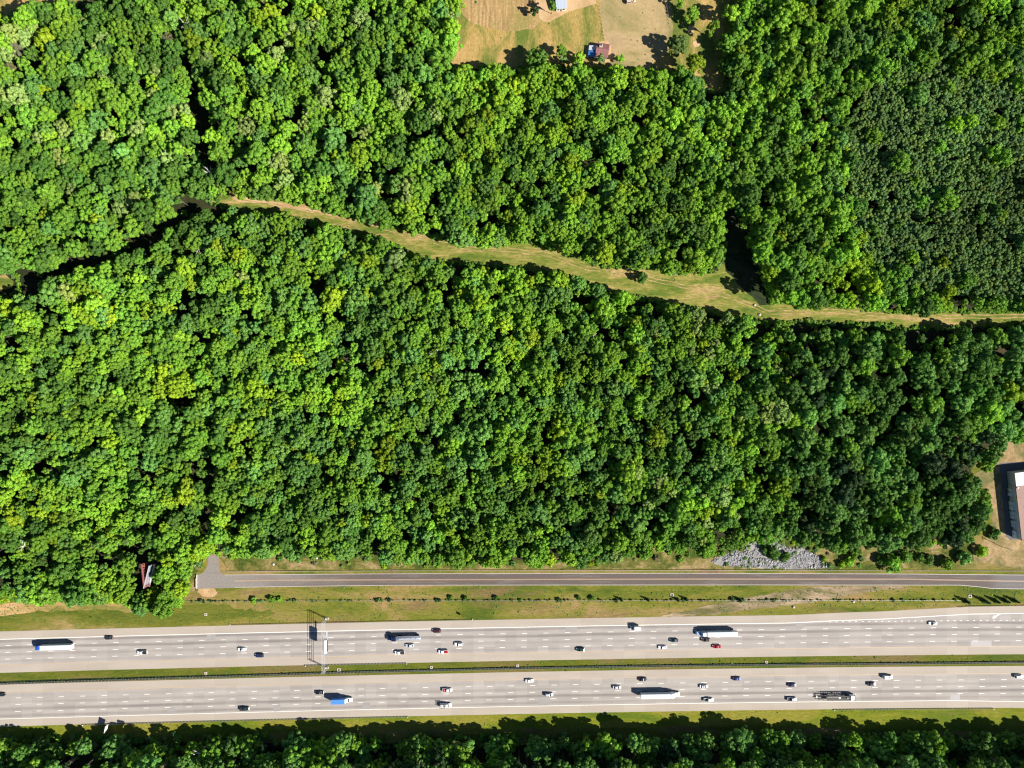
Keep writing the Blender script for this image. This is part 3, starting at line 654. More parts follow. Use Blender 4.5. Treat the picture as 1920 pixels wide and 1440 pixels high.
MB().box(D / 2, Lw + La * .55, BH + .66, D, .2, .08).build('roof_rib', M['steel'], an)

def gable(name, label, px0, px1, rz, hw_, hr, roof, wall, cat='house'):
    """gable building; ridge along local x"""
    a, b_ = Vector(G(*px0)), Vector(G(*px1)); c = (a + b_) / 2; L, W = abs(b_.x - a.x), abs(b_.y - a.y)
    root = empty(name, (*c, 0), rz); tag(root, label, cat)
    mb = MB(); x, y = L / 2, W / 2
    mb.add([(-x, -y, 0), (x, -y, 0), (x, y, 0), (-x, y, 0), (-x, -y, hw_), (x, -y, hw_), (x, y, hw_), (-x, y, hw_), (-x, 0, hr - .05), (x, 0, hr - .05)],
           [(0, 1, 5, 4), (2, 3, 7, 6), (1, 2, 6, 9, 5), (3, 0, 4, 8, 7), (3, 2, 1, 0)])
    mb.build('wall', wall, root)
    for s_ in (-1, 1):
        r = MB(); o = .35; yy = y + o; ze = hw_ - (hr - hw_) * o / y; 
        r.add([(-x - o, 0, hr), (x + o, 0, hr), (x + o, s_ * yy, ze), (-x - o, s_ * yy, ze), (-x - o, 0, hr + .12), (x + o, 0, hr + .12), (x + o, s_ * yy, ze + .12), (-x - o, s_ * yy, ze + .12)],
              [(0, 1, 2, 3), (7, 6, 5, 4), (0, 4, 5, 1), (1, 5, 6, 2), (2, 6, 7, 3), (3, 7, 4, 0)])
        p = r.build('roof_slope', roof, root)
        n = max(3, int(L / 1.4))
        for k in range(n):
            t = MB(); xx = -x + L * (k + .5) / n
            t.add([(xx - .05, s_ * .02, hr + .125), (xx + .05, s_ * .02, hr + .125), (xx + .05, s_ * yy, ze + .125), (xx - .05, s_ * yy, ze + .125), (xx, s_ * .02, hr + .19), (xx, s_ * yy, ze + .19)], [(0, 1, 4), (3, 5, 2), (0, 4, 5, 3), (1, 2, 5, 4)])
            t.build('seam', roof, p)
    return root, L, W
r, L, W = gable('farmhouse', 'pale metal-roofed house cut by the top edge', (1041, -34), (1059, 21), 0.06, 3.4, 5.2, M['metal_roof'], M['wall_pale'])
for xx in (-1.5, 1.5):
    w_ = MB().box(xx, -W / 2 - .04, 1.7, 1.0, .08, 1.3).build('window', M['glass'], r); MB().box(xx, -W / 2 - .07, .98, 1.2, .16, .1).build('sill', M['white_steel'], w_)
MB().box(0, -W / 2 - .04, 1.05, .95, .09, 2.1).build('door', M['post_wood'], r)
r, L, W = gable('shed', 'rusty red-roofed shed with a blue and white lean-to below the meadow', (1117.5, 87), (1139, 110), -0.14, 3.0, 4.3, M['red_roof'], M['plank_wall'], 'shed')
MB().box(-L * .18, W * .22, 4.25, 1.9, 1.9, 1.0).build('cupola', M['wood_pale'], r); MB().cyl((-L * .15, W * .26, 4.7), (-L * .15, W * .26, 5.5), .3, .3, 10).build('flue', M['black'], r)
lt = MB(); x0, x1 = -L / 2 - 4.4, -L / 2 - .36
for (y0, y1, mt, nm) in ((-W * .62, -W * .08, 'blue_sheet', 'lean_to_sheet'), (-W * .07, W * .30, 'white_panel', 'lean_to_sheet')):
    p = MB(); p.add([(x0, y0, 2.0), (x1, y0, 2.8), (x1, y1, 2.8), (x0, y1, 2.0), (x0, y0, 2.1), (x1, y0, 2.9), (x1, y1, 2.9), (x0, y1, 2.1)], [(0, 1, 2, 3), (7, 6, 5, 4), (0, 4, 5, 1), (1, 5, 6, 2), (2, 6, 7, 3), (3, 7, 4, 0)])
    p.build(nm, M[mt], r)
for yy in (-W * .55, W * .25): MB().box(x0 + .3, yy, 1.0, .14, .14, 2.0).build('lean_to_post', M['post_wood'], r)
bx_ = MB(); bx_.box((x0 + x1) / 2, -W * .15, 1.0, x1 - x0 - .8, W * .7, 1.9); bx_.build('lean_to_wall', M['plank_wall'], r)

# ---------------------------------------------------------------- vehicles
def sec(x, hw, z0, z1, ch=.12):
    return [(x, -hw + ch * .5, z0), (x, hw - ch * .5, z0), (x, hw, z0 + ch), (x, hw, z1 - ch), (x, hw - ch * 1.2, z1), (x, -hw + ch * 1.2, z1), (x, -hw, z1 - ch), (x, -hw, z0 + ch)]

def wheel_mesh(r, w):
    mb = MB(); mb.cyl((0, -w / 2, 0), (0, w / 2, 0), r, r, 14); return mb.mesh('wheel', M['rubber'])
WHEEL = {}
def wheel(r, w):
    if (r, w) not in WHEEL: WHEEL[(r, w)] = wheel_mesh(r, w)
    return WHEEL[(r, w)]

def cabin_parts(P, xb0, xt0, xt1, xb1, hb, ht, zb, zt, sky=False):
    """closed cabin shell with glass proud of it. x from rear to front"""
    c = MB(); bl = [(xb0, -hb, zb), (xb1, -hb, zb), (xb1, hb, zb), (xb0, hb, zb)]; tp = [(xt0, -ht, zt - .05), (xt1, -ht, zt - .05), (xt1, ht, zt - .05), (xt0, ht, zt - .05)]
    tt = [(xt0 + .12, -ht + .12, zt), (xt1 - .12, -ht + .12, zt), (xt1 - .12, ht - .12, zt), (xt0 + .12, ht - .12, zt)]
    c.loft([bl, tp, tt]); P.append(('cabin', c.mesh('cabin'), 'paint'))
    P.append(('windshield', MB().panel([bl[1], bl[2], tp[2], tp[1]], .015, .07).mesh('windshield', M['glass']), None))
    P.append(('rear_window', MB().panel([bl[3], bl[0], tp[0], tp[3]], .015, .12).mesh('rear_window', M['glass']), None))
    P.append(('side_window', MB().panel([bl[0], bl[1], tp[1], tp[0]], .015, .12).mesh('side_window', M['glass']), None))
    P.append(('side_window', MB().panel([bl[2], bl[3], tp[3], tp[2]], .015, .12).mesh('side_window', M['glass']), None))
    if sky: P.append(('sunroof', MB().box((xt0 + xt1) / 2 + .15, 0, zt, .9, ht * 1.1, .03).mesh('sunroof', M['glass']), None))

def lights(P, xf, xr, hw, zf, zr):
    for s_ in (-1, 1):
        P.append(('headlight', MB().box(xf, s_ * (hw - .22), zf, .22, .36, .16).mesh('headlight', M['lamp_glass']), None))
        P.append(('tail_light', MB().box(xr, s_ * (hw - .18), zr, .12, .26, .2).mesh('tail_light', M['tail_red']), None))
        P.append(('mirror', MB().box(.85, s_ * (hw + .12), 1.05, .16, .22, .16).mesh('mirror', M['black']), None))

PROTO = {}
def proto(kind):
    if kind in PROTO: return PROTO[kind]
    P = []; W = []
    if kind in ('sedan', 'sedan_sunroof'):
        P.append(('body', MB().loft([sec(x, h_, .26, z) for x, h_, z in ((-2.38, .70, .78), (-2.22, .86, .95), (-1.3, .92, 1.0), (0, .93, .98), (.95, .92, .95), (1.8, .89, .83), (2.2, .84, .76), (2.38, .68, .64))]).mesh('body'), 'paint'))
        cabin_parts(P, -1.75, -1.05, .28, 1.15, .82, .62, .93, 1.45, kind != 'sedan'); lights(P, 2.2, -2.3, .86, .68, .82); W = [(1.42, .80, .33, .23), (-1.42, .80, .33, .23)]
    elif kind == 'suv':
        P.append(('body', MB().loft([sec(x, h_, .32, z) for x, h_, z in ((-2.38, .80, 1.0), (-2.3, .93, 1.1), (-1.2, .96, 1.1), (.9, .96, 1.08), (1.8, .93, .98), (2.25, .87, .88), (2.4, .74, .74))]).mesh('body'), 'paint'))
        cabin_parts(P, -2.3, -1.95, .25, 1.05, .88, .70, 1.06, 1.78); lights(P, 2.24, -2.33, .92, .8, 1.0); W = [(1.45, .83, .37, .25), (-1.45, .83, .37, .25)]
        mb = MB()
        for s_ in (-1, 1): mb.box(-.8, s_ * .6, 1.82, 1.9, .05, .05)
        P.append(('roof_rack', mb.mesh('roof_rack', M['black']), None))
    elif kind == 'van':
        P.append(('body', MB().loft([sec(x, h_, .34, z) for x, h_, z in ((-2.75, .92, 1.15), (-2.6, 1.0, 1.2), (.9, 1.0, 1.2), (1.8, .96, 1.1), (2.45, .90, .95), (2.65, .74, .78))]).mesh('body'), 'paint'))
        cabin_parts(P, -2.6, -2.5, .9, 1.75, .96, .84, 1.16, 2.1); lights(P, 2.45, -2.72, .94, .85, 1.2); W = [(1.65, .86, .37, .25), (-1.65, .86, .37, .25)]
        P.append(('roof_vent', MB().box(.2, 0, 2.13, .6, .6, .08).mesh('roof_vent', M['black']), None))
    elif kind in ('pickup', 'pickup_cover', 'pickup_red', 'pickup_drum', 'utility'):
        xl = -2.75
        P.append(('body', MB().loft([sec(x, h_, .42, z) for x, h_, z in ((-.62, .97, 1.10), (.9, .97, 1.08), (1.9, .95, 1.05), (2.5, .9, .98), (2.75, .78, .8))]).mesh('body'), 'paint'))
        cabin_parts(P, -.60, -.35, 1.0, 1.55, .88, .74, 1.06, 1.82); lights(P, 2.55, xl + .02, .95, .85, .95); W = [(1.85, .84, .40, .27), (-1.75, .84, .40, .27)]
        bl = MB(); bl.box((xl - .62) / 2, 0, .56, -xl - .63, 1.88, .26)
        for s_ in (-1, 1): bl.box((xl - .62) / 2, s_ * .92, .92, -xl - .63, .1, .46)
        bl.box(xl + .05, 0, .92, .1, 1.74, .46); P.append(('bed', bl.mesh('bed'), 'paint'))
        P.append(('bed_liner', MB().box((xl - .62) / 2 + .04, 0, .72, -xl - .82, 1.72, .05).mesh('bed_liner', M['black']), None))
        if kind == 'pickup_cover': P.append(('bed_cover', MB().box((xl - .62) / 2, 0, 1.19, -xl - .7, 1.82, .06).mesh('bed_cover', M['black']), None))
        if kind == 'pickup_red': P.append(('cargo', MB().box((xl - .62) / 2, 0, 1.0, -xl - .9, 1.6, .52).mesh('cargo', PAINT['red']), None)); P.append(('cargo_cover', MB().box((xl - .62) / 2 + .2, .1, 1.3, .9, .7, .1).mesh('cargo_cover', M['tail_red']), None))
        if kind == 'pickup_drum':
            P.append(('cable_drum', MB().cyl((-1.7, 0, .76), (-1.7, 0, 1.35), .78, .78, 16).mesh('cable_drum', M['tail_red']), None)); P.append(('drum_hub', MB().cyl((-1.7, 0, 1.35), (-1.7, 0, 1.45), .28, .28, 12).mesh('drum_hub', M['wood_pale']), None))
        if kind == 'utility':
            mb = MB()
            for x in (-2.6, -1.9, -1.2, -.5):
                for s_ in (-1, 1): mb.box(x, s_ * .95, 1.5, .1, .1, 1.0)
                mb.box(x, 0, 2.02, .12, 2.0, .1)
            for s_ in (-1, 1): mb.box(-1.5, s_ * .95, 2.02, 2.6, .1, .1)
            P.append(('ladder_rack', mb.mesh('ladder_rack', M['black']), None)); P.append(('tool_box', MB().box(-1.7, 0, 1.2, 1.7, 1.3, .9).mesh('tool_box', M['white_steel']), None))
            P.append(('beacon_bar', MB().box(.3, 0, 1.9, .25, 1.2, .12).mesh('beacon_bar', M['black']), None))
    elif kind == 'box_van':
        P.append(('body', MB().loft([sec(x, h_, .4, z) for x, h_, z in ((.55, .98, 1.2), (1.7, .97, 1.18), (2.3, .93, 1.05), (2.7, .8, .85))]).mesh('body'), 'paint'))
        cabin_parts(P, .52, .58, 1.15, 1.95, .92, .82, 1.15, 2.0); lights(P, 2.5, -3.1, .95, .85, .9); W = [(1.75, .86, .38, .26), (-2.0, .86, .38, .34)]
        P.append(('cargo_box', MB().loft([sec(x, 1.15, .85, 3.0, .06) for x in (-3.1, .5)]).mesh('cargo_box'), 'paint')); P.append(('chassis', MB().box(-1.2, 0, .62, 3.6, 1.0, .3).mesh('chassis', M['black']), None))
    for (x, y, r_, w_) in W: pass
    PROTO[kind] = (P, W); return PROTO[kind]

def put_parts(root, P, W, col):
    for nm, me, mt in P:
        if mt and not me.materials: me.materials.append(PAINT['white'])
        o = link(nm, me, root)
        if mt:
            o.material_slots[0].link = 'OBJECT'; o.material_slots[0].material = col
    for (x, y, r_, w_) in W:
        for s_ in (-1, 1): link('wheel', wheel(r_, w_), root, (x, s_ * y, r_))

ROADZ = 0.06
NAME = dict(sedan='car', sedan_sunroof='car', suv='suv', van='van', pickup='pickup_truck', pickup_cover='pickup_truck', pickup_red='pickup_truck', pickup_drum='pickup_truck', utility='utility_truck', box_van='box_van')
CAT = dict(sedan='car', sedan_sunroof='car', suv='suv', van='van', pickup='pickup', pickup_cover='pickup', pickup_red='pickup', pickup_drum='pickup', utility='truck', box_van='van')
def vehicle(kind, col, px, dirn, label, z=ROADZ, rz=None, sc=1.0):
    g = G(px[0], px[1], 1.2); fn = WB if dirn < 0 else EB
    r = (heading(fn, px[0]) + (math.pi if dirn < 0 else 0)) if rz is None else rz
    root = empty(NAME[kind], (*g, z), r); root.scale = (sc,) * 3
    tag(root, label, CAT[kind], 'traffic on the motorway')
    P, W = proto(kind); put_parts(root, P, W, PAINT[col]); return root

V = vehicle
V('sedan', 'black', (203, 1196.5), -1, 'black car near the upper left shoulder behind the blue-cabbed truck')
V('pickup_cover', 'white', (266, 1223.8), -1, 'white pickup with a dark covered bed, left part of upper carriageway')
V('sedan_sunroof', 'white', (453, 1218), -1, 'white car with dark glass roof left of the gantry')
V('suv', 'navy', (486, 1229.6), -1, 'dark navy suv in the inner lane left of the gantry')
V('sedan', 'silver', (768, 1211), -1, 'silver car just below the tanker truck')
V('suv', 'maroon', (819, 1183.5), -1, 'dark maroon suv in the outer lane behind the tanker')
V('pickup_cover', 'white', (749, 1224.2), -1, 'white pickup with dark bed, inner lane below the tanker')
V('pickup_red', 'white', (831, 1222.3), -1, 'white pickup carrying a red load in its bed')
V('suv', 'white', (860, 1208.3), -1, 'white suv right of the tanker truck')
V('suv', 'darkgreen', (1088.5, 1218.2), -1, 'dark green suv alone in the inner lane, upper carriageway middle')
V('box_van', 'white', (1190.5, 1177.4), -1, 'white box van in the outer lane of the upper carriageway')
V('sedan', 'white', (1242.5, 1214.3), -1, 'white car in the inner lane below the black car')
V('sedan', 'teal', (1264, 1201), -1, 'black car left of the pale semi truck')
V('suv', 'brown', (1323.5, 1200), -1, 'dark brown suv right beside the pale semi truck cab')
V('sedan', 'red', (1344, 1212.6), -1, 'dark red car in the inner lane below the pale semi truck')
V('sedan_sunroof', 'white', (1750, 1169.3), -1, 'lone white car on the upper right carriageway')
V('sedan', 'black', (1, 1303), 1, 'dark car cut by the left edge of the photo')
V('pickup_cover', 'darkgreen', (458, 1329.5), 1, 'dark green covered pickup in the lower outer lane')
V('sedan', 'black', (599, 1299.2), 1, 'black car above left of the blue box truck')
V('pickup_drum', 'white', (838.5, 1294.5), 1, 'white pickup with a round red drum in its bed')
V('utility', 'white', (835.5, 1322.8), 1, 'white utility truck with a black ladder rack', sc=1.18)
V('sedan', 'white', (993, 1277), 1, 'white car in the innermost lane, lower carriageway middle')
V('suv', 'silver', (1029.5, 1303), 1, 'silver suv below right of the white middle car')
V('sedan', 'silver', (1157, 1289.2), 1, 'dark-windowed silver car above left of the long white semi')
V('sedan', 'black', (1205.5, 1274.2), 1, 'black car directly above the long white semi')
V('sedan_sunroof', 'white', (1320, 1287.7), 1, 'white car with dark roof glass right of the white semi')
V('sedan', 'blue', (1382, 1273.2), 1, 'dark blue car in the innermost lane, lower carriageway')
V('pickup', 'white', (1329, 1312.7), 1, 'white pickup with an open dark bed near the lower shoulder')
V('sedan', 'navy', (1486, 1285), 1, 'dark navy car above the silver pickup, lower right')
V('pickup', 'silver', (1485.5, 1311.4), 1, 'silver pickup behind the black car hauler')
V('sedan', 'black', (1635, 1283.2), 1, 'black car right of the car hauler')
V('van', 'white', (1665.5, 1269.6), 1, 'white van with a dark roof hatch, lower right')
V('suv', 'white', (1911.5, 1268.8), 1, 'white suv at the right edge, lower carriageway')
t = V('van', 'tan', (1183, 1.5), 1, 'tan van parked on the dry lawn at the top edge', 0.02, 0.2); t['group'] = 'parked vehicles'

def truck_root(px, dirn, label, cat='truck', name='semi_truck'):
    g = G(px[0], px[1], 2.5); fn = WB if dirn < 0 else EB
    root = empty(name, (*g, ROADZ), heading(fn, px[0]) + (math.pi if dirn < 0 else 0)); return tag(root, label, cat, 'trucks on the motorway')

def tractor(root, x0, col, hood=True, fair=None, roofz=3.7):
    """tractor unit; x0 = front bumper"""
    pc = PAINT[col]; pf = PAINT[fair or col]
    if hood:
        MB().loft([sec(x, h_, .75, z) for x, h_, z in ((x0 - 2.2, 1.15, 2.05), (x0 - 1.2, 1.08, 1.9), (x0 - .3, .98, 1.65), (x0, .8, 1.35))]).build('hood', pc, root)
        fx = x0 - 2.1
    else: fx = x0
    cb = MB().loft([sec(x, 1.24, .8, z, .14) for x, z in ((fx - 3.1, roofz), (fx - 1.6, roofz), (fx - .9, roofz - .35), (fx - .55, 2.9), (fx - .05, 2.0))]).build('cab', pc, root)
    MB().panel([(fx - .05, -1.1, 2.0), (fx - .05, 1.1, 2.0), (fx - .55, 1.05, 2.88), (fx - .55, -1.05, 2.88)], .03, .04).build('windshield', M['glass'], cb)
    for s_ in (-1, 1):
        MB().box(fx - .95, s_ * 1.245, 2.25, .75, .03, .7).build('side_window', M['glass'], cb); MB().box(fx - .1, s_ * 1.45, 2.3, .12, .2, .7).build('mirror', M['black'], cb)
        MB().cyl((fx - 2.9, s_ * .95, .72), (fx - 1.2, s_ * .95, .72), .33, .33, 12).build('fuel_tank', M['steel'], root); MB().cyl((fx - 3.22, s_ * 1.05, 1.0), (fx - 3.22, s_ * 1.05, roofz + .1), .09, .09, 8).build('exhaust_stack', M['steel'], root)
        MB().box(x0 - .05, s_ * .82, 1.05, .2, .34, .24).build('headlight', M['lamp_glass'], root)
    MB().loft([sec(x, h_, roofz - .02, z, .1) for x, h_, z in ((fx - 3.0, 1.12, roofz + .35), (fx - 2.2, 1.1, roofz + .3), (fx - 1.2, .8, roofz + .06))]).build('roof_fairing', pf, cb)
    MB().box(x0 + .05, 0, .65, .3, 2.3, .4).build('bumper', M['steel'], root)
    MB().box(fx - 4.2, 0, .95, 5.2, .95, .28).build('chassis', M['black'], root)
    for s_ in (-1, 1):
        link('wheel', wheel(.52, .32), root, (x0 - 1.1, s_ * 1.0, .52))
        for xx in (fx - 4.6, fx - 5.9): link('wheel', wheel(.52, .62), root, (xx, s_ * .93, .52))
    return fx - 3.6      # front of a coupled trailer

def trailer_wheels(root, xs):
    for xx in xs:
        for s_ in (-1, 1): link('wheel', wheel(.52, .62), root, (xx, s_ * .95, .52))

def van_trailer(root, xf, L, col, hh=4.1):
    tr = MB().loft([sec(x, 1.3, 1.15, hh, .05) for x in (xf - L, xf)]).build('trailer', PAINT[col], root)
    for k in range(1, int(L / 1.22)): MB().box(xf - k * 1.22, 0, hh + .012, .05, 2.5, .024).build('roof_rib', PAINT[col], tr)
    for s_ in (-1, 1): MB().box(xf - L - .03, s_ * .64, 2.6, .05, 1.22, 2.7).build('door', PAINT['white'], tr); MB().box(xf - 3.0, s_ * .8, .62, .2, .2, 1.0).build('landing_leg', M['steel'], tr)
    MB().box(xf - L / 2, 0, 1.05, L - .4, 1.0, .18).build('frame', M['black'], tr)
    trailer_wheels(root, (xf - L + 1.8, xf - L + 3.1))

r = truck_root((103.5, 1212.8), -1, 'semi truck with bright blue cab and white trailer, upper left'); xf = tractor(r, 11.6, 'truckblue', False); van_trailer(r, xf - .3, 17.6, 'trailer', 4.1)
r = truck_root((1345.5, 1188), -1, 'semi truck with pale blue and white cab, white trailer, upper right'); xf = tractor(r, 11.8, 'iceblue', True, 'white'); van_trailer(r, xf, 17.0, 'trailer', 4.15)
r = truck_root((1239, 1303.8), 1, 'long white semi truck heading right in the lower carriageway'); xf = tractor(r, 10.8, 'white', True, 'white'); van_trailer(r, xf + .2, 16.6, 'trailer', 4.15)
# tanker
r = truck_root((757.5, 1197), -1, 'tanker truck with dark blue cab and shiny tank'); xf = tractor(r, 9.8, 'navy', True, roofz=3.6)
tk = MB(); L = 13.2; n = 16; secs = []
for (x, rr) in ((xf - L - .35, .5), (xf - L - .18, .85), (xf - L, 1.02), (xf, 1.02), (xf + .18, .85), (xf + .32, .5)): secs.append([(x, 1.18 * rr * math.cos(2 * math.pi * i / n), 2.25 + rr * math.sin(2 * math.pi * i / n)) for i in range(n)])
tank = link('tank', tk.loft(secs).mesh('tank', PAINT['chrome'], True), r)
MB().box(xf - L / 2, 0, 3.34, L - 2.5, .55, .08).build('walkway', M['steel'], tank)
for k in range(4): MB().cyl((xf - 2.4 - k * 2.9, 0, 3.3), (xf - 2.4 - k * 2.9, 0, 3.55), .3, .3, 12).build('hatch', M['steel'], tank)
for k in range(6): MB().cyl((xf - 1 - k * 2.2, 0, 2.25), (xf - 1.12 - k * 2.2, 0, 2.25), 1.10, 1.10, 16).build('band', M['rail_steel'], tank).scale = (1, 1.1, .97)
for s_ in (-1, 1): MB().box(xf - L / 2, s_ * 1.1, 3.0, L - 1.5, .06, .08).build('handrail', M['steel'], tank)
MB().box(xf - L / 2, 0, 1.02, L - .5, .9, .25).build('frame', M['black'], r); MB().box(xf - L * .5, .0, .8, 1.4, 1.8, .5).build('valve_box', M['steel'], r); trailer_wheels(r, (xf - L + 1.2, xf - L + 2.5))
# blue box truck
r = truck_root((641.5, 1314), 1, 'box truck with bright blue cargo roof and white cab', 'truck', 'box_truck')
MB().loft([sec(x, h_, .7, z) for x, h_, z in ((3.6, 1.1, 1.9), (4.9, 1.05, 1.75), (5.7, .85, 1.3))]).build('hood', PAINT['white'], r)
cb = MB().loft([sec(x, 1.15, .75, z, .12) for x, z in ((2.0, 2.75), (3.1, 2.75), (3.75, 1.9))]).build('cab', PAINT['white'], r)
MB().panel([(3.75, -1.0, 1.92), (3.75, 1.0, 1.92), (3.12, .98, 2.72), (3.12, -.98, 2.72)], .03, .05).build('windshield', M['glass'], cb)
cg = MB().loft([sec(x, 1.3, 1.0, 4.1, .05) for x in (-6.0, 1.8)]).build('cargo_box', PAINT['boxblue'], r)
MB().box(1.5, 0, 3.4, .9, 2.2, .9).build('wind_deflector', PAINT['white'], cb)
for s_ in (-1, 1): MB().box(-6.03, s_ * .62, 2.5, .05, 1.2, 2.7).build('door', PAINT['white'], cg); MB().box(5.5, s_ * .75, 1.0, .25, .3, .2).build('headlight', M['lamp_glass'], r); link('wheel', wheel(.5, .3), r, (4.2, s_ * .95, .5)); link('wheel', wheel(.5, .6), r, (-3.6, s_ * .92, .5))
MB().box(-1, 0, .85, 9.5, .9, .26).build('chassis', M['black'], r)
# car hauler
r = truck_root((1570, 1308.6), 1, 'black empty car hauler with a white cab, lower right', 'truck', 'car_hauler')
xf = tractor(r, 10.4, 'white', False, roofz=2.9)
dk = MB()
for z, x0, x1 in ((1.1, -10.4, 4.6), (2.7, -5.5, 7.6)):
    for s_ in (-1, 1): dk.box((x0 + x1) / 2, s_ * .85, z, x1 - x0, .45, .10)
    for k in range(int((x1 - x0) / 1.3)): dk.box(x0 + .4 + k * 1.3, 0, z - .04, .14, 2.3, .1)
dk.build('deck', M['black'], r)
pm = MB()
for x in (-10.2, -7.6, -5.2, -2.6, 0, 2.6, 4.5):
    for s_ in (-1, 1): pm.box(x, s_ * 1.2, 1.9, .16, .14, 1.9 if x > -6 else 1.3)
for s_ in (-1, 1): pm.box(-.5, s_ * 1.2, 2.85, 11, .12, .16); pm.cyl((-5.4, s_ * 1.2, 2.8), (-10.2, s_ * 1.2, 1.5), .08, .08, 6); pm.cyl((4.5, s_ * 1.2, 2.8), (7.6, s_ * 1.1, 3.1), .08, .08, 6)
pm.build('upright_frame', M['black'], r)
rp = MB()
for s_ in (-1, 1): rp.add([(-10.4, s_ * .65, 1.1), (-12.0, s_ * .65, .7), (-12.0, s_ * 1.05, .7), (-10.4, s_ * 1.05, 1.1), (-10.4, s_ * .65, 1.0), (-12.0, s_ * .65, .6), (-12.0, s_ * 1.05, .6), (-10.4, s_ * 1.05, 1.0)], [(0, 1, 2, 3), (7, 6, 5, 4), (0, 4, 5, 1), (1, 5, 6, 2), (2, 6, 7, 3), (3, 7, 4, 0)])
rp.build('ramp', M['black'], r); MB().box(-10.9, 0, .95, .5, 1.6, .12).build('tool_tray', M['steel'], r); MB().box(1.2, .2, 2.82, .9, .8, .2).build('winch', M['steel'], r); trailer_wheels(r, (-5.4, -6.7))

# ---------------------------------------------------------------- tree shapes
def leaf_cards(mesh_name, P, Nn, SZ, seed):
    """one irregular four-sided leaf spray per point, facing Nn"""
    rs = np.random.RandomState(seed); n = len(P); P = np.array(P); Nn = np.array(Nn); SZ = np.array(SZ)[:, None]
    Nn = Nn + rs.normal(0, .38, Nn.shape); Nn /= np.linalg.norm(Nn, axis=1)[:, None]
    a = rs.normal(0, 1, (n, 3)); u = np.cross(Nn, a); u /= np.linalg.norm(u, axis=1)[:, None]; w_ = np.cross(Nn, u)
    k = lambda lo, hi: rs.uniform(lo, hi, (n, 1))
    bend = Nn * SZ * k(-.22, .05)
    v0 = P + u * SZ * k(.45, .75) + bend; v1 = P + w_ * SZ * k(.32, .6); v2 = P - u * SZ * k(.45, .75) + bend; v3 = P - w_ * SZ * k(.32, .6)
    V_ = np.stack([v0, v1, v2, v3], 1).reshape(-1, 3); idx = np.arange(4 * n).reshape(n, 4)
    m = bpy.data.meshes.new(mesh_name); m.from_pydata(V_.tolist(), [], idx.tolist()); m.materials.append(M['leaf']); m.update(); return m

def crown_mesh(seed, R, hz, nl, leaf, lr=(.30, .44), dens=2.3, low=-.35):
    """broadleaf crown, centre at origin: leaf-covered boughs spread over a dome"""
    rs = np.random.RandomState(seed); C = []; RR = []
    for i in range(nl):
        for _ in range(30):
            z = rs.uniform(low, 1.0); t = rs.uniform(0, 2 * math.pi); q = math.sqrt(max(0, 1 - z * z)); f = rs.uniform(.50, .95)
            c = np.array([q * math.cos(t) * R * f, q * math.sin(t) * R * f, z * hz * f]); r_ = R * rs.uniform(*lr)
            if all(np.linalg.norm(c - d) > .72 * (r_ + e) for d, e in zip(C, RR)): break
        C.append(c); RR.append(r_)
    C.append(np.array([0, 0, -hz * .1])); RR.append(R * .42)
    P, Nn, SZ = [], [], []
    for i, (c, r_) in enumerate(zip(C, RR)):
        n = int(dens * 4 * math.pi * r_ * r_ * .75 / (leaf * leaf * .55))
        out = c / (np.linalg.norm(c) + 1e-6)
        for _ in range(n):
            d = rs.normal(0, 1, 3); d /= np.linalg.norm(d); d = d + out * .45 + np.array([0, 0, .35]); d /= np.linalg.norm(d)
            p = c + d * r_ * np.array([1, 1, .85]) * rs.uniform(.80, 1.08)
            if any(np.linalg.norm(p - C[j]) < .78 * RR[j] for j in range(len(C)) if j != i): continue
            P.append(p); Nn.append(d); SZ.append(leaf * rs.uniform(.6, 1.25))
    return leaf_cards('crown', P, Nn, SZ, seed + 500)

def pine_mesh(seed, R, hz, leaf):
    rs = np.random.RandomState(seed); P, Nn, SZ = [], [], []
    tiers = 7
    for t in range(tiers):
        f = t / (tiers - 1); z = -hz + 2 * hz * f; rad = R * (1 - f) ** .75 + .18; nb = max(3, int(7 * (1 - f) + 3)); off = rs.uniform(0, 6)
        for k in range(nb):
            a = off + 2 * math.pi * k / nb + rs.uniform(-.3, .3); L = rad * rs.uniform(.75, 1.15)
            for s_ in np.arange(.25, 1.01, .2):
                for _ in range(4):
                    p = np.array([math.cos(a) * L * s_, math.sin(a) * L * s_, z + .25 * s_ * (1 if f > .5 else .4)]) + rs.normal(0, .16, 3)
                    d = np.array([math.cos(a) * .7, math.sin(a) * .7, .9]) + rs.normal(0, .3, 3); P.append(p); Nn.append(d / np.linalg.norm(d)); SZ.append(leaf * rs.uniform(.6, 1.2))
    return leaf_cards('crown', P, Nn, SZ, seed + 900)

SIZES = {'s': (2.0, 2.6, 9, .54), 'm': (3.3, 3.7, 19, .57), 'l': (5.4, 5.0, 40, .62)}
CROWN = []       # (class, R, hz, mesh)
for cl, nv in (('s', 5), ('m', 6), ('l', 5)):
    R, hz, nl, lf = SIZES[cl]
    for k in range(nv):
        kw = dict(lr=(.28, .46)) if cl == 's' else (dict(lr=(.19, .34)) if cl == 'm' else dict(lr=(.14, .27)))
        CROWN.append((cl, R, hz, crown_mesh(100 + len(CROWN) * 7, R, hz * (.9 + .08 * k), nl, lf, **kw)))
PINE = [('p', 1.75, 2.9, crown_mesh(300 + k * 11, 1.75, 2.9, 8, .42, (.34, .52), 2.3, -.2)) for k in range(4)]
SHRUB = [('b', 1.5, 1.2, crown_mesh(600 + k * 5, 1.5, 1.2, 8, .5, (.38, .55), 2.0, -.1)) for k in range(3)]
CONE = [('c', 1.1, 2.0, pine_mesh(701, 1.1, 2.0, .36))]

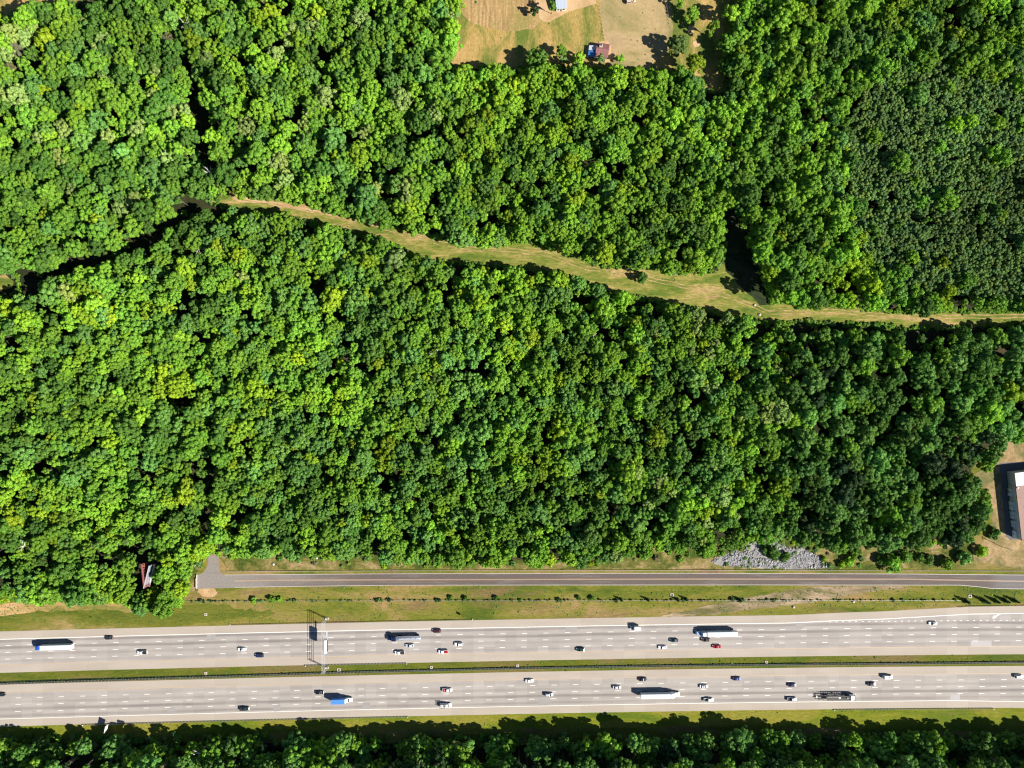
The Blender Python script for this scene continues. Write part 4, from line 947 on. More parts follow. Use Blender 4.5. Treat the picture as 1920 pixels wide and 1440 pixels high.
def trunk_mesh(seed, limbs=4):
    """unit-height trunk with limbs; scaled per tree"""
    rs = random.Random(seed); mb = MB(); mb.cyl((0, 0, 0), (.02, .01, .6), .5, .34, 7); mb.cyl((.02, .01, .6), (0, 0, 1.05), .34, .1, 6)
    for k in range(limbs):
        a = k * 2.4 + rs.uniform(-.4, .4); z = .55 + .1 * k; l = rs.uniform(3.2, 4.6)
        mb.cyl((0, 0, z), (math.cos(a) * l, math.sin(a) * l, z + .28), .2, .05, 5)
    return mb.mesh('trunk', M['bark'])
TRUNK = [trunk_mesh(k) for k in range(3)]
PTRUNK = MB().cyl((0, 0, 0), (0, 0, 1.1), .5, .12, 7).mesh('trunk', M['bark'])

TINT = {   # leaf colours
    'B': ((0.275, 0.425, 0.020), 'yellow-green'), 'L': ((0.225, 0.425, 0.030), 'lime green'), 'M': ((0.172, 0.350, 0.032), 'mid-green'), 'D': ((0.100, 0.225, 0.030), 'dark green'),
    'T': ((0.152, 0.325, 0.060), 'blue-green'), 'P': ((0.280, 0.390, 0.095), 'pale olive'), 'G': ((0.200, 0.185, 0.095), 'grey-brown'), 'K': ((0.036, 0.085, 0.022), 'very dark green'),
    'N': ((0.165, 0.292, 0.072), 'olive'), 'Y': ((0.215, 0.330, 0.074), 'yellowish olive'), 'S': ((0.142, 0.258, 0.084), 'greyish green')}
def jitter_tint(key, at_=None):
    c = TINT[key][0]; k = rng.uniform(.76, 1.12)
    if at_ is not None: k *= 1 + .42 * mnoise.noise((at_[0] * .006, at_[1] * .006, 31.0)) + .25 * mnoise.noise((at_[0] * .02, at_[1] * .02, 14.0))
    w_ = rng.uniform(-.09, .09)
    return (c[0] * k * (1 + w_), c[1] * k, c[2] * k * (1 - w_))

def place_tree(px, r, hgt, key, var, label, name='broadleaf_tree', cat='tree', group=None, zs=1.0, fixed=None):
    cl, R, hz, me = var; sxy = r / R; sz = sxy * zs
    if cl == 'p': sz = r / R * zs
    zc = hgt - hz * sz * .95; zc = max(zc, hz * sz * .55)
    x, y = G(px[0], px[1], zc + hz * sz * .3) if fixed is None else fixed
    root = empty(name, (x, y, 0)); tag(root, label, cat, group)
    t = link('trunk', PTRUNK if cl in 'pc' else TRUNK[rng.randrange(3)], root); tw = .16 + .035 * r
    t.scale = (tw * (1 if cl in 'pc' else 1.3), tw * (1 if cl in 'pc' else 1.3), max(zc, .4))
    c = link('crown', me, root, (0, 0, zc), rng.uniform(0, 6.28)); c.scale = (sxy * rng.uniform(.92, 1.08), sxy * rng.uniform(.92, 1.08), sz)
    tint = jitter_tint(key, px) if isinstance(key, str) else key
    c['leaf_tint'] = [float(q) for q in tint]
    return root

def pick(cl, i=None):
    L = [c for c in CROWN if c[0] == cl]; return L[rng.randrange(len(L)) if i is None else i % len(L)]

# ---------------------------------------------------------------- where trees stand (photo coordinates of the crowns)
FIELD_OPEN = FIELD[:2] + [(868, -60), (1395, -60), (1388, 30), (1362, 80), (1352, 112), (1356, 130), (1380, 182), (1325, 172)] + FIELD[9:]
OPEN = [FIELD_OPEN, TRACK,
        [(-200, 1136), (60, 1121), (160, 1127), (232, 1128), (262, 1144), (300, 1146), (338, 1132), (348, 1100), (356, 1066), (374, 1040), (386, 1030), (412, 1032), (430, 1040), (520, 1040), (650, 1040), (760, 1050), (900, 1056), (1000, 1054), (1120, 1048), (1240, 1034), (1330, 1034), (1400, 1014),
         (1450, 1005), (1540, 1020), (1640, 1028), (1750, 1018), (1815, 1010), (1846, 1000), (1852, 940), (1832, 912), (1832, 884), (1876, 850), (1888, 824), (2200, 815), (2200, 1380), (1700, 1380), (1560, 1384), (1440, 1378), (1200, 1388), (900, 1390), (640, 1388), (400, 1396), (-200, 1398)],
        [(-200, 506), (14, 508), (36, 524), (34, 546), (10, 556), (-200, 560)], [(-200, -200), (170, -200), (166, 4), (60, 16), (26, 30), (-200, 42)],
        [(258, 1050), (296, 1052), (300, 1104), (246, 1110), (230, 1074)], [(1376, 380), (1404, 430), (1432, 500), (1446, 565), (1430, 580), (1352, 520), (1362, 440)]]
OPENBB = [(min(p[0] for p in q), min(p[1] for p in q), max(p[0] for p in q), max(p[1] for p in q)) for q in OPEN]
GAPS = [([(400, 378), (430, 372), (490, 382), (545, 391), (600, 403), (640, 414), (700, 428), (760, 449), (830, 467), (890, 476), (950, 481), (1030, 492), (1100, 514), (1200, 542)], 19), ([(1440, 594), (1560, 600), (1700, 610), (1990, 608)], 20), ([(-20, 548), (60, 522), (130, 500), (200, 482), (290, 442), (330, 400), (420, 376)], 18), ([(398, 850), (388, 930), (374, 1010)], 10), ([(348, 95), (368, 180), (384, 300)], 12), ([(372, 225), (388, 305)], 17), ([(345, 90), (352, 130)], 13), ([(300, 1000), (240, 960), (120, 980)], 4),
        ([(722, 60), (712, 150), (705, 240)], 5), ([(768, 20), (765, 110)], 6), ([(1705, 640), (1695, 760), (1630, 850)], 15), ([(1500, 700), (1535, 790)], 9), ([(1780, 680), (1760, 800), (1700, 850)], 7), ([(20, 720), (110, 700)], 5), ([(1420, 640), (1400, 720), (1440, 860)], 5),
        ([(860, 1000), (880, 860), (850, 740)], 4), ([(620, 990), (600, 880)], 4), ([(1000, 400), (1030, 250)], 4), ([(540, 300), (560, 200)], 5), ([(980, 470), (1060, 495)], 5)]
def segd(x, y, a, b_):
    dx, dy = b_[0] - a[0], b_[1] - a[1]; t = max(0, min(1, ((x - a[0]) * dx + (y - a[1]) * dy) / (dx * dx + dy * dy))); return math.hypot(x - a[0] - t * dx, y - a[1] - t * dy)
def blocked(x, y, rp):
    for qi, (q, bb) in enumerate(zip(OPEN, OPENBB)):
        mg = .9 if qi in (1, 3, 6) else .55
        if bb[0] - rp < x < bb[2] + rp and bb[1] - rp < y < bb[3] + rp:
            if pip(x, y, q): return True
            for i in range(len(q)):
                if segd(x, y, q[i], q[(i + 1) % len(q)]) < rp * mg: return True
    for pl_, w_ in GAPS:
        for i in range(len(pl_) - 1):
            if segd(x, y, pl_[i], pl_[i + 1]) < w_ + rp * .35: return True
    return False

PINES = [(1584, 250), (1618, 160), (1690, 128), (1760, 118), (1830, 140), (1890, 150), (1910, 100), (2000, 80), (2000, 575), (1850, 565), (1740, 552), (1670, 530), (1606, 465), (1586, 350)]
trackline = [(-100, 560), (60, 520), (200, 480), (330, 400), (420, 370), (600, 398), (760, 440), (950, 475), (1100, 508), (1270, 540), (1430, 580), (1600, 592), (2000, 598)]
def ytrack(x): return float(np.interp(x, [p[0] for p in trackline], [p[1] for p in trackline]))
def zone(x, y):
    """(phrase, r min, r max, height base, colours)"""
    if y > 1330: return 'roadside wood', 2.0, 4.6, ((8 if not 1000 < x < 1330 else 12) if y < 1412 else (rng.choice((9, 10, 17)) if y < 1436 else (22 if x < 760 else 27))), 'KDDTTTMMML'  # unseen trees past the bottom edge made tall to shade the front row
    if y < ytrack(x):
        if x > 1375: return ('plantation-side wood' if y > 180 else 'upper right wood'), 2.0, 6.0, 15, 'DDTMMMLLLB'
        if x > 850 or (x > 770 and y > 250): return 'field-side wood', 1.8, 4.4, 13, 'DTMMMLLLLB'
        if y < 330 and x < 330: return 'upper left wood', 2.2, 6.6, 15, 'DDDDMMMTLLBP'
        return 'upper left wood', 2.2, 6.2, 15, 'DDDMMMTMLLLBP'
    if x > 1480: return 'lower right wood', 2.3, 6.6, 16, 'KDDDDTTTMML'
    if x > 1150: return 'right middle wood', 1.9, 5.2, 14, 'DDTTMMMLLBP'
    if x < 420: return 'lower left wood', 1.9, 5.4, 14, 'DDDDTMMMMLLB'
    return 'middle wood', 1.7, 4.6, 13, 'DDTTTMMMMMLLLB'

# hand-placed trees one can single out
SOLO = [((1007, 108), 6.2, 13, 'D', 'l', 'big dense dark green tree standing in the field left of the red-roofed shed'), ((1052, 95), 3.0, 9, 'M', 'm', 'mid-green tree between the big field tree and the shed'),
        ((1057, 112), 2.2, 6, 'N', 's', 'small olive bush-like tree left of the shed'), ((1086, 108), 3.6, 8, 'L', 'm', 'lime green tree touching the lean-to of the shed'), ((1126, 110), 2.4, 6.5, 'N', 's', 'olive tree leaning over the red shed roof'),
        ((1163, 108), 2.2, 6, 'L', 's', 'small lime tree on the lawn right of the shed'), ((1271, 82), 5.6, 13, 'N', 'l', 'large dull olive tree casting shadow on the dry lawn'), ((1298, 26), 3.9, 10, 'L', 'm', 'round lime tree alone right of the dry lawn'),
        ((1277, 4), 2.4, 8, 'L', 's', 'small lime tree at the top edge right of the lawn'), ((1372, 22), 4.6, 14, 'L', 'm', 'lime tree at the field corner near the top edge, right side'), ((1337, 50), 3.6, 13, 'L', 'm', 'tall lime tree right of the round lime tree'), ((1306, 116), 5.0, 16, 'B', 'l', 'tall yellow-green tree on the wood corner below the bare patches'),
        ((1278, 134), 3.8, 15, 'M', 'm', 'mid-green tree beside the tall yellow-green corner tree'), ((1390, 118), 5.4, 15, 'M', 'l', 'broad mid-green tree above the field neck'), ((1003, 20), 2.2, 7, 'K', 's', 'dark upright bush left of the pale-roofed house'), ((1036, 10), 2.6, 11, 'M', 'm', 'tall mid-green tree against the left wall of the house'),
        ((262, 245), 6.8, 16, 'P', 'l', 'broad pale olive crown in the upper left wood'), ((312, 300), 5.6, 15, 'P', 'l', 'pale olive crown below right of the broad pale one'), ((250, 378), 5.6, 15, 'P', 'l', 'pale olive crown just left of the track end'), ((200, 255), 4.2, 15, 'P', 'm', 'pale olive crown left of the broad pale one'),
        ((465, 235), 6.0, 15, 'P', 'l', 'light olive crown right of a dark gap, upper left wood'), ((290, 130), 4.0, 15, 'P', 'm', 'pale tree in the dark upper left stand'), ((314, 72), 3.2, 15, 'G', 'm', 'grey-brown thinning tree near the top, upper left wood'), ((345, 205), 3.2, 14, 'P', 'm', 'small pale tree above the upper left dark gap'),
        ((125, 110), 5.6, 16, 'L', 'l', 'round lime green crown in the upper left stand'), ((180, 25), 7.0, 17, 'D', 'l', 'wide dark green crown below the upper left field corner'), ((130, 320), 6.0, 16, 'D', 'l', 'round dark green crown near the left edge, upper left wood'), ((30, 90), 4.2, 14, 'G', 'm', 'grey-brown tree near the upper left corner'), ((18, 130), 3.6, 14, 'G', 'm', 'second grey-brown tree below the upper left corner'),
        ((130, 545), 6.0, 15, 'P', 'l', 'pale olive crown near the left edge below the small clearing'), ((610, 475), 6.6, 15, 'L', 'l', 'big lime crown just below the track, left of middle'), ((740, 485), 6.4, 15, 'P', 'l', 'big pale olive crown just below the track'), ((455, 515), 4.4, 14, 'P', 'm', 'pale crown below the left end of the track'),
        ((950, 565), 5.6, 15, 'M', 'l', 'large mid-green crown below the track, centre'), ((1205, 520), 3.4, 6, 'D', 'm', 'low round dark tree standing on the track itself'), ((1240, 640), 5.2, 14, 'L', 'l', 'lime crown below the wide part of the track'), ((1310, 228), 4.0, 14, 'T', 'm', 'blue-green crown in the wood between field and track'),
        ((1895, 740), 7.0, 17, 'B', 'l', 'bright yellow-green tree at the right edge above the building'), ((1852, 870), 4.8, 13, 'L', 'l', 'lime tree on the wood corner left of the building yard'), ((1838, 930), 5.6, 15, 'M', 'l', 'large tree left of the building yard'), ((1830, 985), 5.6, 15, 'D', 'l', 'dark crown left of the small white tank'),
        ((1580, 800), 6.6, 18, 'T', 'l', 'large blue-green crown in the lower right wood'), ((1660, 770), 6.6, 18, 'D', 'l', 'large dark crown right of the blue-green one, lower right wood'), ((1745, 905), 6.6, 17, 'D', 'l', 'large dark crown in the lower right wood near the yard'), ((1510, 880), 5.6, 17, 'T', 'l', 'blue-green crown at the left of the lower right wood'),
        ((1475, 310), 6.0, 17, 'M', 'l', 'big crown left of the pine plantation'), ((1530, 245), 6.6, 17, 'L', 'l', 'big lime crown at the pine plantation corner'), ((1880, 125), 6.6, 17, 'L', 'l', 'big lime crown at the upper right edge above the pines')]
placed = {}     # grid for spacing
CELL = 30
def near(x, y, rp, f):
    ci, cj = int(x // CELL), int(y // CELL)
    for i in range(ci - 2, ci + 3):
        for j in range(cj - 2, cj + 3):
            for (a, b_, r_) in placed.get((i, j), ()):
                if (a - x) ** 2 + (b_ - y) ** 2 < (f * (r_ + rp)) ** 2: return True
    return False
def put(x, y, rp): placed.setdefault((int(x // CELL), int(y // CELL)), []).append((x, y, rp))

for i, (p, r_, hg, key, cl, lab) in enumerate(SOLO):
    place_tree(p, r_, hg, key, pick(cl, i), lab, group='trees one can single out'); put(p[0], p[1], r_ / S * .95)
EXTRA = [(1385, 70, 3.4), (1405, 55, 3.8), (1365, 8, 3.2), (1330, 8, 2.6)]
auto = []      # (x, y, r, h, tint key, class)
K = S * .965
def try_fill(n, rfun, f, hoff=0.0, lowprob=0.0):
    for _ in range(n):
        x, y = rng.uniform(-70, 2010), rng.uniform(-70, 1530)
        if 1150 < y < 1360: continue
        if pip(x, y, PINES) and rng.random() < .985: continue
        if 1330 < y < 1432 and (mnoise.noise((x * .02, y * .03, 5.0)) < -.08 or rng.random() < .2): continue
        z = zone(x, y); r_ = rfun(z); rp = r_ / K
        if near(x, y, rp, f) or blocked(x, y, rp): continue
        hg = z[3] * .72 + r_ * 1.15 + rng.uniform(-2.8, 2.8) + hoff
        # trees of a kind stand together
        q = .5 + .75 * mnoise.noise((x * .011, y * .011, 3.3)) + .35 * mnoise.noise((x * .035, y * .035, 9.1)) + rng.gauss(0, .16)
        key = rng.choice(z[4]) if rng.random() < .3 else z[4][max(0, min(len(z[4]) - 1, int(q * len(z[4]))))]
        ty = ytrack(x)
        if 400 < x and ty < y < ty + 62: hg *= (.80 if x < 1440 else .66)
        if 1425 < x < 1500 and 420 < y < 590: hg *= 1.25
        if 1335 < x < 1460 and y < 215: hg *= .68
        auto.append((x, y, r_, max(hg, 4.5), key)); put(x, y, rp)
def grow(x, y): return mnoise.noise((x * .007, y * .007, 21.0))
try_fill(1700, lambda z: z[2] * rng.uniform(.80, 1.12), .87)
try_fill(5500, lambda z: z[1] + (z[2] - z[1]) * rng.uniform(.30, .75), .86)
try_fill(9000, lambda z: z[1] + (z[2] - z[1]) * rng.uniform(.10, .40), .86)
try_fill(42000, lambda z: z[1] * rng.uniform(.75, 1.15), .86)
try_fill(20000, lambda z: z[1] * rng.uniform(.50, .75), .86, -2.5)
def variant(r_): return 's' if r_ < 2.6 else ('m' if r_ < 4.3 else 'l')
inview = [a for a in auto if 12 < a[0] < 1908 and 12 < a[1] < 1428]
inview.sort(key=lambda a: -a[2]); NI = 300 - len(SOLO)
chosen = inview[:NI]; cs = set(id(a) for a in chosen); rest = [a for a in auto if id(a) not in cs]
def size_word(r_): return 'large' if r_ > 4.9 else ('medium' if r_ > 4.2 else 'smaller')
ONES = 'zero one two three four five six seven eight nine ten eleven twelve thirteen fourteen fifteen sixteen seventeen eighteen nineteen'.split()
TENS = 'zero ten twenty thirty forty fifty sixty seventy eighty ninety hundred'.split()
def words(v):
    v = int(round(v)); return ONES[v] if v < 20 else TENS[v // 10] + ('' if v % 10 == 0 else '-' + ONES[v % 10])
def where(x, y): return '%s percent across and %s percent down' % (words(x / 19.2), words(y / 14.4))
for a in chosen:
    x, y, r_, hg, key = a; zn = zone(x, y)[0]
    place_tree((x, y), r_, hg, key, pick(variant(r_)), '%s %s tree, %s, %s' % (size_word(r_), TINT[key][1], zn, where(x, y)), group='broadleaf trees of the ' + zn, zs=rng.uniform(.9, 1.15))

# pine plantation
pines = []; placed_b = placed; 
rows = []
yy = 70
gridp = []
for j in range(0, 66):
    for i in range(0, 62):
        x = 1580 + i * 8.3 + j * 1.6 % 8.3 + rng.uniform(-1.7, 1.7); y = 95 + j * 8.1 + rng.uniform(-1.7, 1.7)
        edge = mnoise.noise((x * .03, y * .03, 1.0)) * 18
        if x > 1985 or not pip(x + edge, y + edge * .5, PINES): continue
        r_ = rng.uniform(1.35, 1.95) * (1.3 if rng.random() < .05 else 1)
        if near(x, y, r_ / K, .62) or mnoise.noise((x * .045, y * .045, 2.0)) > .48: continue
        gridp.append((x, y, r_, 11.5 + rng.uniform(-1.7, 1.7), 'SNNNYNSN'[int(8 * min(.999, max(0, .5 + .8 * mnoise.noise((x * .02, y * .02, 6.0)) + rng.gauss(0, .2))))], ))
for _ in range(60):
    k = rng.randrange(len(gridp)); g = gridp[k]; gridp[k] = (*g[:4], 'Y')
vis = sorted([g for g in gridp if g[0] < 1905], key=lambda g: -g[2]); pin = vis[:300]; ps = set(id(g) for g in pin); prest = [g for g in gridp if id(g) not in ps]
for g in pin:
    lab = '%s pine in the dark plantation, %s' % (TINT[g[4]][1], where(g[0], g[1]))
    place_tree(g[:2], g[2], g[3], g[4], PINE[rng.randrange(4)], lab, 'pine_tree', 'pine', 'pines of the plantation')

# ---------------------------------------------------------------- shrubs and bare trees
shr = [((1452, 1038), 3.6, 2.6, 'D', 'broad dark shrub in the middle of the pale riprap'), ((1436, 1030), 2.4, 2.0, 'D', 'dark shrub at the upper rim of the riprap'), ((1472, 1044), 2.6, 2.2, 'D', 'dark shrub at the right of the riprap shrub'),
       ((1672, 1056), 4.6, 4.5, 'M', 'large green shrub overhanging the frontage road guardrail'), ((1696, 1044), 3.4, 4.0, 'M', 'green shrub right behind the overhanging one'), ((1650, 1050), 2.6, 3.0, 'D', 'dark shrub left of the overhanging one'), ((1775, 1056), 3.4, 3.8, 'M', 'green shrub by the guardrail near the yard'), ((1810, 1047), 3.6, 4.2, 'T', 'tall blue-green shrub at the right end of the bank'),
       ((1742, 1050), 2.6, 3.0, 'T', 'blue-green shrub in the bank row'), ((1725, 1046), 2.4, 3.0, 'D', 'dark shrub in the bank row'), ((1593, 1052), 2.6, 2.6, 'L', 'lime shrub right of the riprap'), ((1600, 1042), 2.4, 2.6, 'M', 'green shrub above the lime one'), ((1578, 1058), 2.0, 2.0, 'B', 'yellow-green shrub by the guardrail right of the riprap'), ((1570, 1030), 2.8, 2.4, 'N', 'olive shrub above the riprap end'), ((1585, 1022), 2.8, 2.4, 'N', 'olive shrub on the wood edge right of the riprap'),
       ((1545, 1048), 1.6, 1.6, 'B', 'small yellow-green shrub on the riprap end'), ((1840, 1034), 3.2, 2.6, 'B', 'yellow-green shrub beside the yard corner'), ((1866, 1001), 3.0, 2.8, 'D', 'dark shrub over the small white tank'), ((1892, 921), 1.3, 1.4, 'N', 'small round bush by the building wall'), ((1896, 928), 1.2, 1.3, 'N', 'second small round bush by the building wall'),
       ((475, 1126), 1.6, 2.2, 'M', 'small green shrub on the fence line below the turning head'), ((510, 1124), 1.8, 2.0, 'M', 'small shrub on the fence line, second from the left'), ((524, 1124), 1.4, 1.8, 'L', 'lime shrub on the fence line, third from the left'),
       ((845, 1121), 1.3, 1.5, 'D', 'dark shrub on the middle of the fence line'), ((872, 1121), 1.3, 1.5, 'D', 'second dark shrub on the middle of the fence line'), ((930, 1121), 1.3, 1.5, 'D', 'dark shrub on the fence line above the white suv'), ((1085, 1121), 1.3, 1.5, 'D', 'dark shrub on the fence line above the green suv'), ((1110, 1121), 1.3, 1.5, 'D', 'next dark shrub to the right on the fence line')]
for i, (p, r_, hg, key, lab) in enumerate(shr):
    place_tree(p, r_, hg, key, SHRUB[i % 3], lab, 'shrub', 'shrub', 'shrubs along the verges')
for i, (p, lab) in enumerate((((1166, 1126), 'slim cone shrub on the fence line, leftmost of five'), ((1216, 1126), 'second slim cone shrub on the fence line'), ((1272, 1126), 'third slim cone shrub, beside a drain inlet'), ((1288, 1125), 'fourth slim cone shrub on the fence line'), ((1389, 1126), 'slim cone shrub at the construction track'),
                  ((1815, 1129), 'cone shrub behind the upper right guardrail, leftmost'), ((1851, 1129), 'widest cone shrub behind the upper right guardrail'), ((1872, 1129), 'third cone shrub behind the upper right guardrail'), ((1890, 1128.5), 'fourth cone shrub behind the upper right guardrail'), ((1908, 1128.5), 'rightmost small cone shrub behind the upper right guardrail'))):
    place_tree(p, 1.0 if i < 5 else (1.7 if i == 6 else 1.2), 3.2 if i < 5 else 4.4, 'K', CONE[0], lab, 'cone_shrub', 'shrub', 'cone shrubs on the verge', 1.0)

def snag(seed, px, hgt, label):
    rs = random.Random(seed); mb = MB(); root = empty('dead_tree', (*G(px[0], px[1], hgt * .8), 0)); tag(root, label, 'tree', 'dead bare trees')
    lean = Vector((rs.uniform(-.15, .15), rs.uniform(-.15, .15), 1)); top = lean * hgt
    mb.cyl((0, 0, 0), top * .6, .32, .22, 7); mb.cyl(top * .6, top, .22, .08, 6); mb.build('trunk', M['dead_wood'], root)
    for k in range(6):
        a = k * 1.1 + rs.uniform(-.3, .3); z = top * rs.uniform(.62, .95); l = rs.uniform(2.2, 4.2); e = z + Vector((math.cos(a) * l, math.sin(a) * l, l * .55))
        b_ = MB(); b_.cyl(z, e, .15, .07, 6)
        for q in range(3):
            t = rs.uniform(.4, .9); s0 = z + (e - z) * t; b_.cyl(s0, s0 + Vector((math.cos(a + rs.uniform(-1, 1)), math.sin(a + rs.uniform(-1, 1)), .5)) * rs.uniform(.8, 1.7), .07, .03, 5)
        b_.build('branch', M['dead_wood'], root)
for i, (p, hg, lab) in enumerate((((46, 1028), 15, 'bleached dead tree near the left edge, lower left wood'), ((350, 42), 17, 'bleached dead tree in the upper left wood near the top'), ((394, 318), 15, 'dead bare tree just above the left track end'), ((378, 468), 13, 'dead pale tree below the left track end'), ((820, 663), 15, 'dead grey tree in the middle wood'),
                              ((380, 1412), 14, 'dead grey tree in the wood below the motorway'), ((18, 608), 15, 'dead pale tree at the left edge'), ((1110, 635), 15, 'dead pale tree in the middle wood, right part'), ((580, 200), 16, 'dead grey tree in the upper wood'), ((1898, 825), 9, 'dead grey tree above the building yard'))):
    snag(40 + i, p, hg, lab)

# ---------------------------------------------------------------- uncountable growth: canopy, pines, undergrowth
def make_stuff(name, label, cat, pts, variants, trunk, tint_of):
    """pts: (x, y, zc, sxy, sz, rot, variant index, tint, trunk scale)"""
    me = bpy.data.meshes.new(name); me.from_pydata([(p[0], p[1], p[2]) for p in pts], [], []); n = len(pts)
    def attr(nm, tp, vals, key):
        a_ = me.attributes.new(nm, tp, 'POINT'); a_.data.foreach_set(key, np.array(vals, dtype=np.int32 if tp == 'INT' else np.float32).ravel())
    attr('crown_scale', 'FLOAT_VECTOR', [(p[3], p[3], p[4]) for p in pts], 'vector'); attr('crown_turn', 'FLOAT_VECTOR', [(0, 0, p[5]) for p in pts], 'vector')
    attr('crown_kind', 'INT', [p[6] for p in pts], 'value'); attr('leaf_tint', 'FLOAT_COLOR', [(*p[7], 1) for p in pts], 'color')
    attr('trunk_scale', 'FLOAT_VECTOR', [(p[8], p[8], max(p[2], .3)) for p in pts], 'vector'); attr('drop', 'FLOAT_VECTOR', [(0, 0, -p[2]) for p in pts], 'vector')
    o = link(name, me); tag(o, label, cat, None, 'stuff')
    ng = bpy.data.node_groups.new(name + '_growth', 'GeometryNodeTree'); ng.interface.new_socket('Geometry', in_out='INPUT', socket_type='NodeSocketGeometry'); ng.interface.new_socket('Geometry', in_out='OUTPUT', socket_type='NodeSocketGeometry')
    nd = ng.nodes; lk = ng.links; gi = nd.new('NodeGroupInput'); go = nd.new('NodeGroupOutput')
    def named(nm, tp):
        q = nd.new('GeometryNodeInputNamedAttribute'); q.data_type = tp; q.inputs['Name'].default_value = nm; return q.outputs['Attribute']
    def info(ob):
        q = nd.new('GeometryNodeObjectInfo'); q.transform_space = 'ORIGINAL'; q.inputs['Object'].default_value = ob; q.inputs['As Instance'].default_value = True; return q.outputs['Geometry']
    j = nd.new('GeometryNodeJoinGeometry')
    for ob in variants: lk.new(info(ob), j.inputs[0])
    ip = nd.new('GeometryNodeInstanceOnPoints'); lk.new(gi.outputs[0], ip.inputs['Points']); lk.new(j.outputs[0], ip.inputs['Instance']); ip.inputs['Pick Instance'].default_value = True
    lk.new(named('crown_kind', 'INT'), ip.inputs['Instance Index']); lk.new(named('crown_turn', 'FLOAT_VECTOR'), ip.inputs['Rotation']); lk.new(named('crown_scale', 'FLOAT_VECTOR'), ip.inputs['Scale'])
    out = nd.new('GeometryNodeJoinGeometry'); lk.new(ip.outputs[0], out.inputs[0])
    if trunk is not None:
        sp = nd.new('GeometryNodeSetPosition'); lk.new(gi.outputs[0], sp.inputs['Geometry']); lk.new(named('drop', 'FLOAT_VECTOR'), sp.inputs['Offset'])
        it = nd.new('GeometryNodeInstanceOnPoints'); lk.new(sp.outputs[0], it.inputs['Points']); lk.new(info(trunk), it.inputs['Instance'])
        lk.new(named('crown_turn', 'FLOAT_VECTOR'), it.inputs['Rotation']); lk.new(named('trunk_scale', 'FLOAT_VECTOR'), it.inputs['Scale']); lk.new(it.outputs[0], out.inputs[0])
    lk.new(out.outputs[0], go.inputs[0]); md = o.modifiers.new('growth', 'NODES'); md.node_group = ng; return o

def objs_with(meshes):
    """objects in the scene that already carry each of these meshes (the standing trees themselves)"""
    d = {}
    for o in COL.objects:
        if o.type == 'MESH' and o.data.name not in d: d[o.data.name] = o
    return [d[m_.name] for m_ in meshes if m_.name in d]

# every crown shape must stand at least once as a tree of its own
have = {o.data.name for o in COL.objects if o.type == 'MESH'}
canv = [c for c in CROWN if c[3].name in have]
missing = [c for c in CROWN if c[3].name not in have]
for c in missing:
    for a in list(rest):
        if variant(a[2]) == c[0] and 60 < a[0] < 1860 and 60 < a[1] < 1400 and a[3] > 10:
            rest.remove(a); place_tree(a[:2], a[2], a[3], a[4], c, 'small %s tree, %s, %s' % (TINT[a[4]][1], zone(a[0], a[1])[0], where(a[0], a[1])), group='broadleaf trees of the ' + zone(a[0], a[1])[0]); break
byclass = {cl: [i for i, c in enumerate(CROWN) if c[0] == cl] for cl in 'sml'}
pts = []
for (x, y, r_, hg, key) in rest:
    vi = rng.choice(byclass[variant(r_)]); cl, R, hz, me = CROWN[vi]; s_ = r_ / R; sz = s_ * rng.uniform(.9, 1.2); zc = max(hg - hz * sz * .95, hz * sz * .6)
    g = G(x, y, zc + hz * sz * .3); pts.append((g[0], g[1], zc, s_, sz, rng.uniform(0, 6.28), vi, jitter_tint(key, (x, y)), .16 + .04 * r_))
crown_objs = objs_with([c[3] for c in CROWN]); trunk_obj = objs_with([TRUNK[0]])[0]
make_stuff('forest_canopy', 'dense mass of smaller broadleaf trees filling the woods', 'forest', pts, crown_objs, trunk_obj, None)
pts = []
for (x, y, r_, hg, key) in prest:
    R, hz = 1.75, 2.9; s_ = r_ / R; zc = hg - hz * s_ * .95; g = G(x, y, zc + hz * s_ * .3); pts.append((g[0], g[1], zc, s_, s_, rng.uniform(0, 6.28), rng.randrange(4), jitter_tint(key, (x, y)), .22))
make_stuff('pine_canopy', 'mass of close-planted young pines filling the plantation', 'forest', pts, objs_with([p[3] for p in PINE]), objs_with([PTRUNK])[0], None)
# undergrowth: low bushes along wood edges and in the gaps
pts = []
def under(x, y, r_, key, zs=.8, hfac=.5):
    s_ = r_ / 1.5; zc = 1.2 * s_ * zs * hfac; g = G(x, y, zc); pts.append((g[0], g[1], zc, s_, s_ * zs, rng.uniform(0, 6.28), rng.randrange(3), jitter_tint(key), .05))
SCRUB = [(356, 1070), (376, 1040), (388, 1026), (412, 1026), (430, 1034), (520, 1036), (650, 1034), (760, 1046), (900, 1052), (1000, 1050), (1120, 1044), (1240, 1028), (1330, 1030), (1400, 1010), (1460, 1000), (1540, 1016), (1640, 1024), (1750, 1014), (1815, 1006), (1830, 1056), (1826, 1064), (1500, 1064), (1000, 1063), (700, 1063), (426, 1063), (414, 1040), (386, 1040), (378, 1066), (366, 1076), (364, 1108), (350, 1110)]
RIP = [(1336, 1054), (1346, 1046), (1366, 1040), (1376, 1034), (1398, 1036), (1402, 1024), (1420, 1014), (1450, 1012), (1466, 1022), (1478, 1030), (1504, 1026), (1524, 1040), (1545, 1056), (1560, 1064), (1500, 1065), (1440, 1065), (1400, 1063), (1360, 1060)]
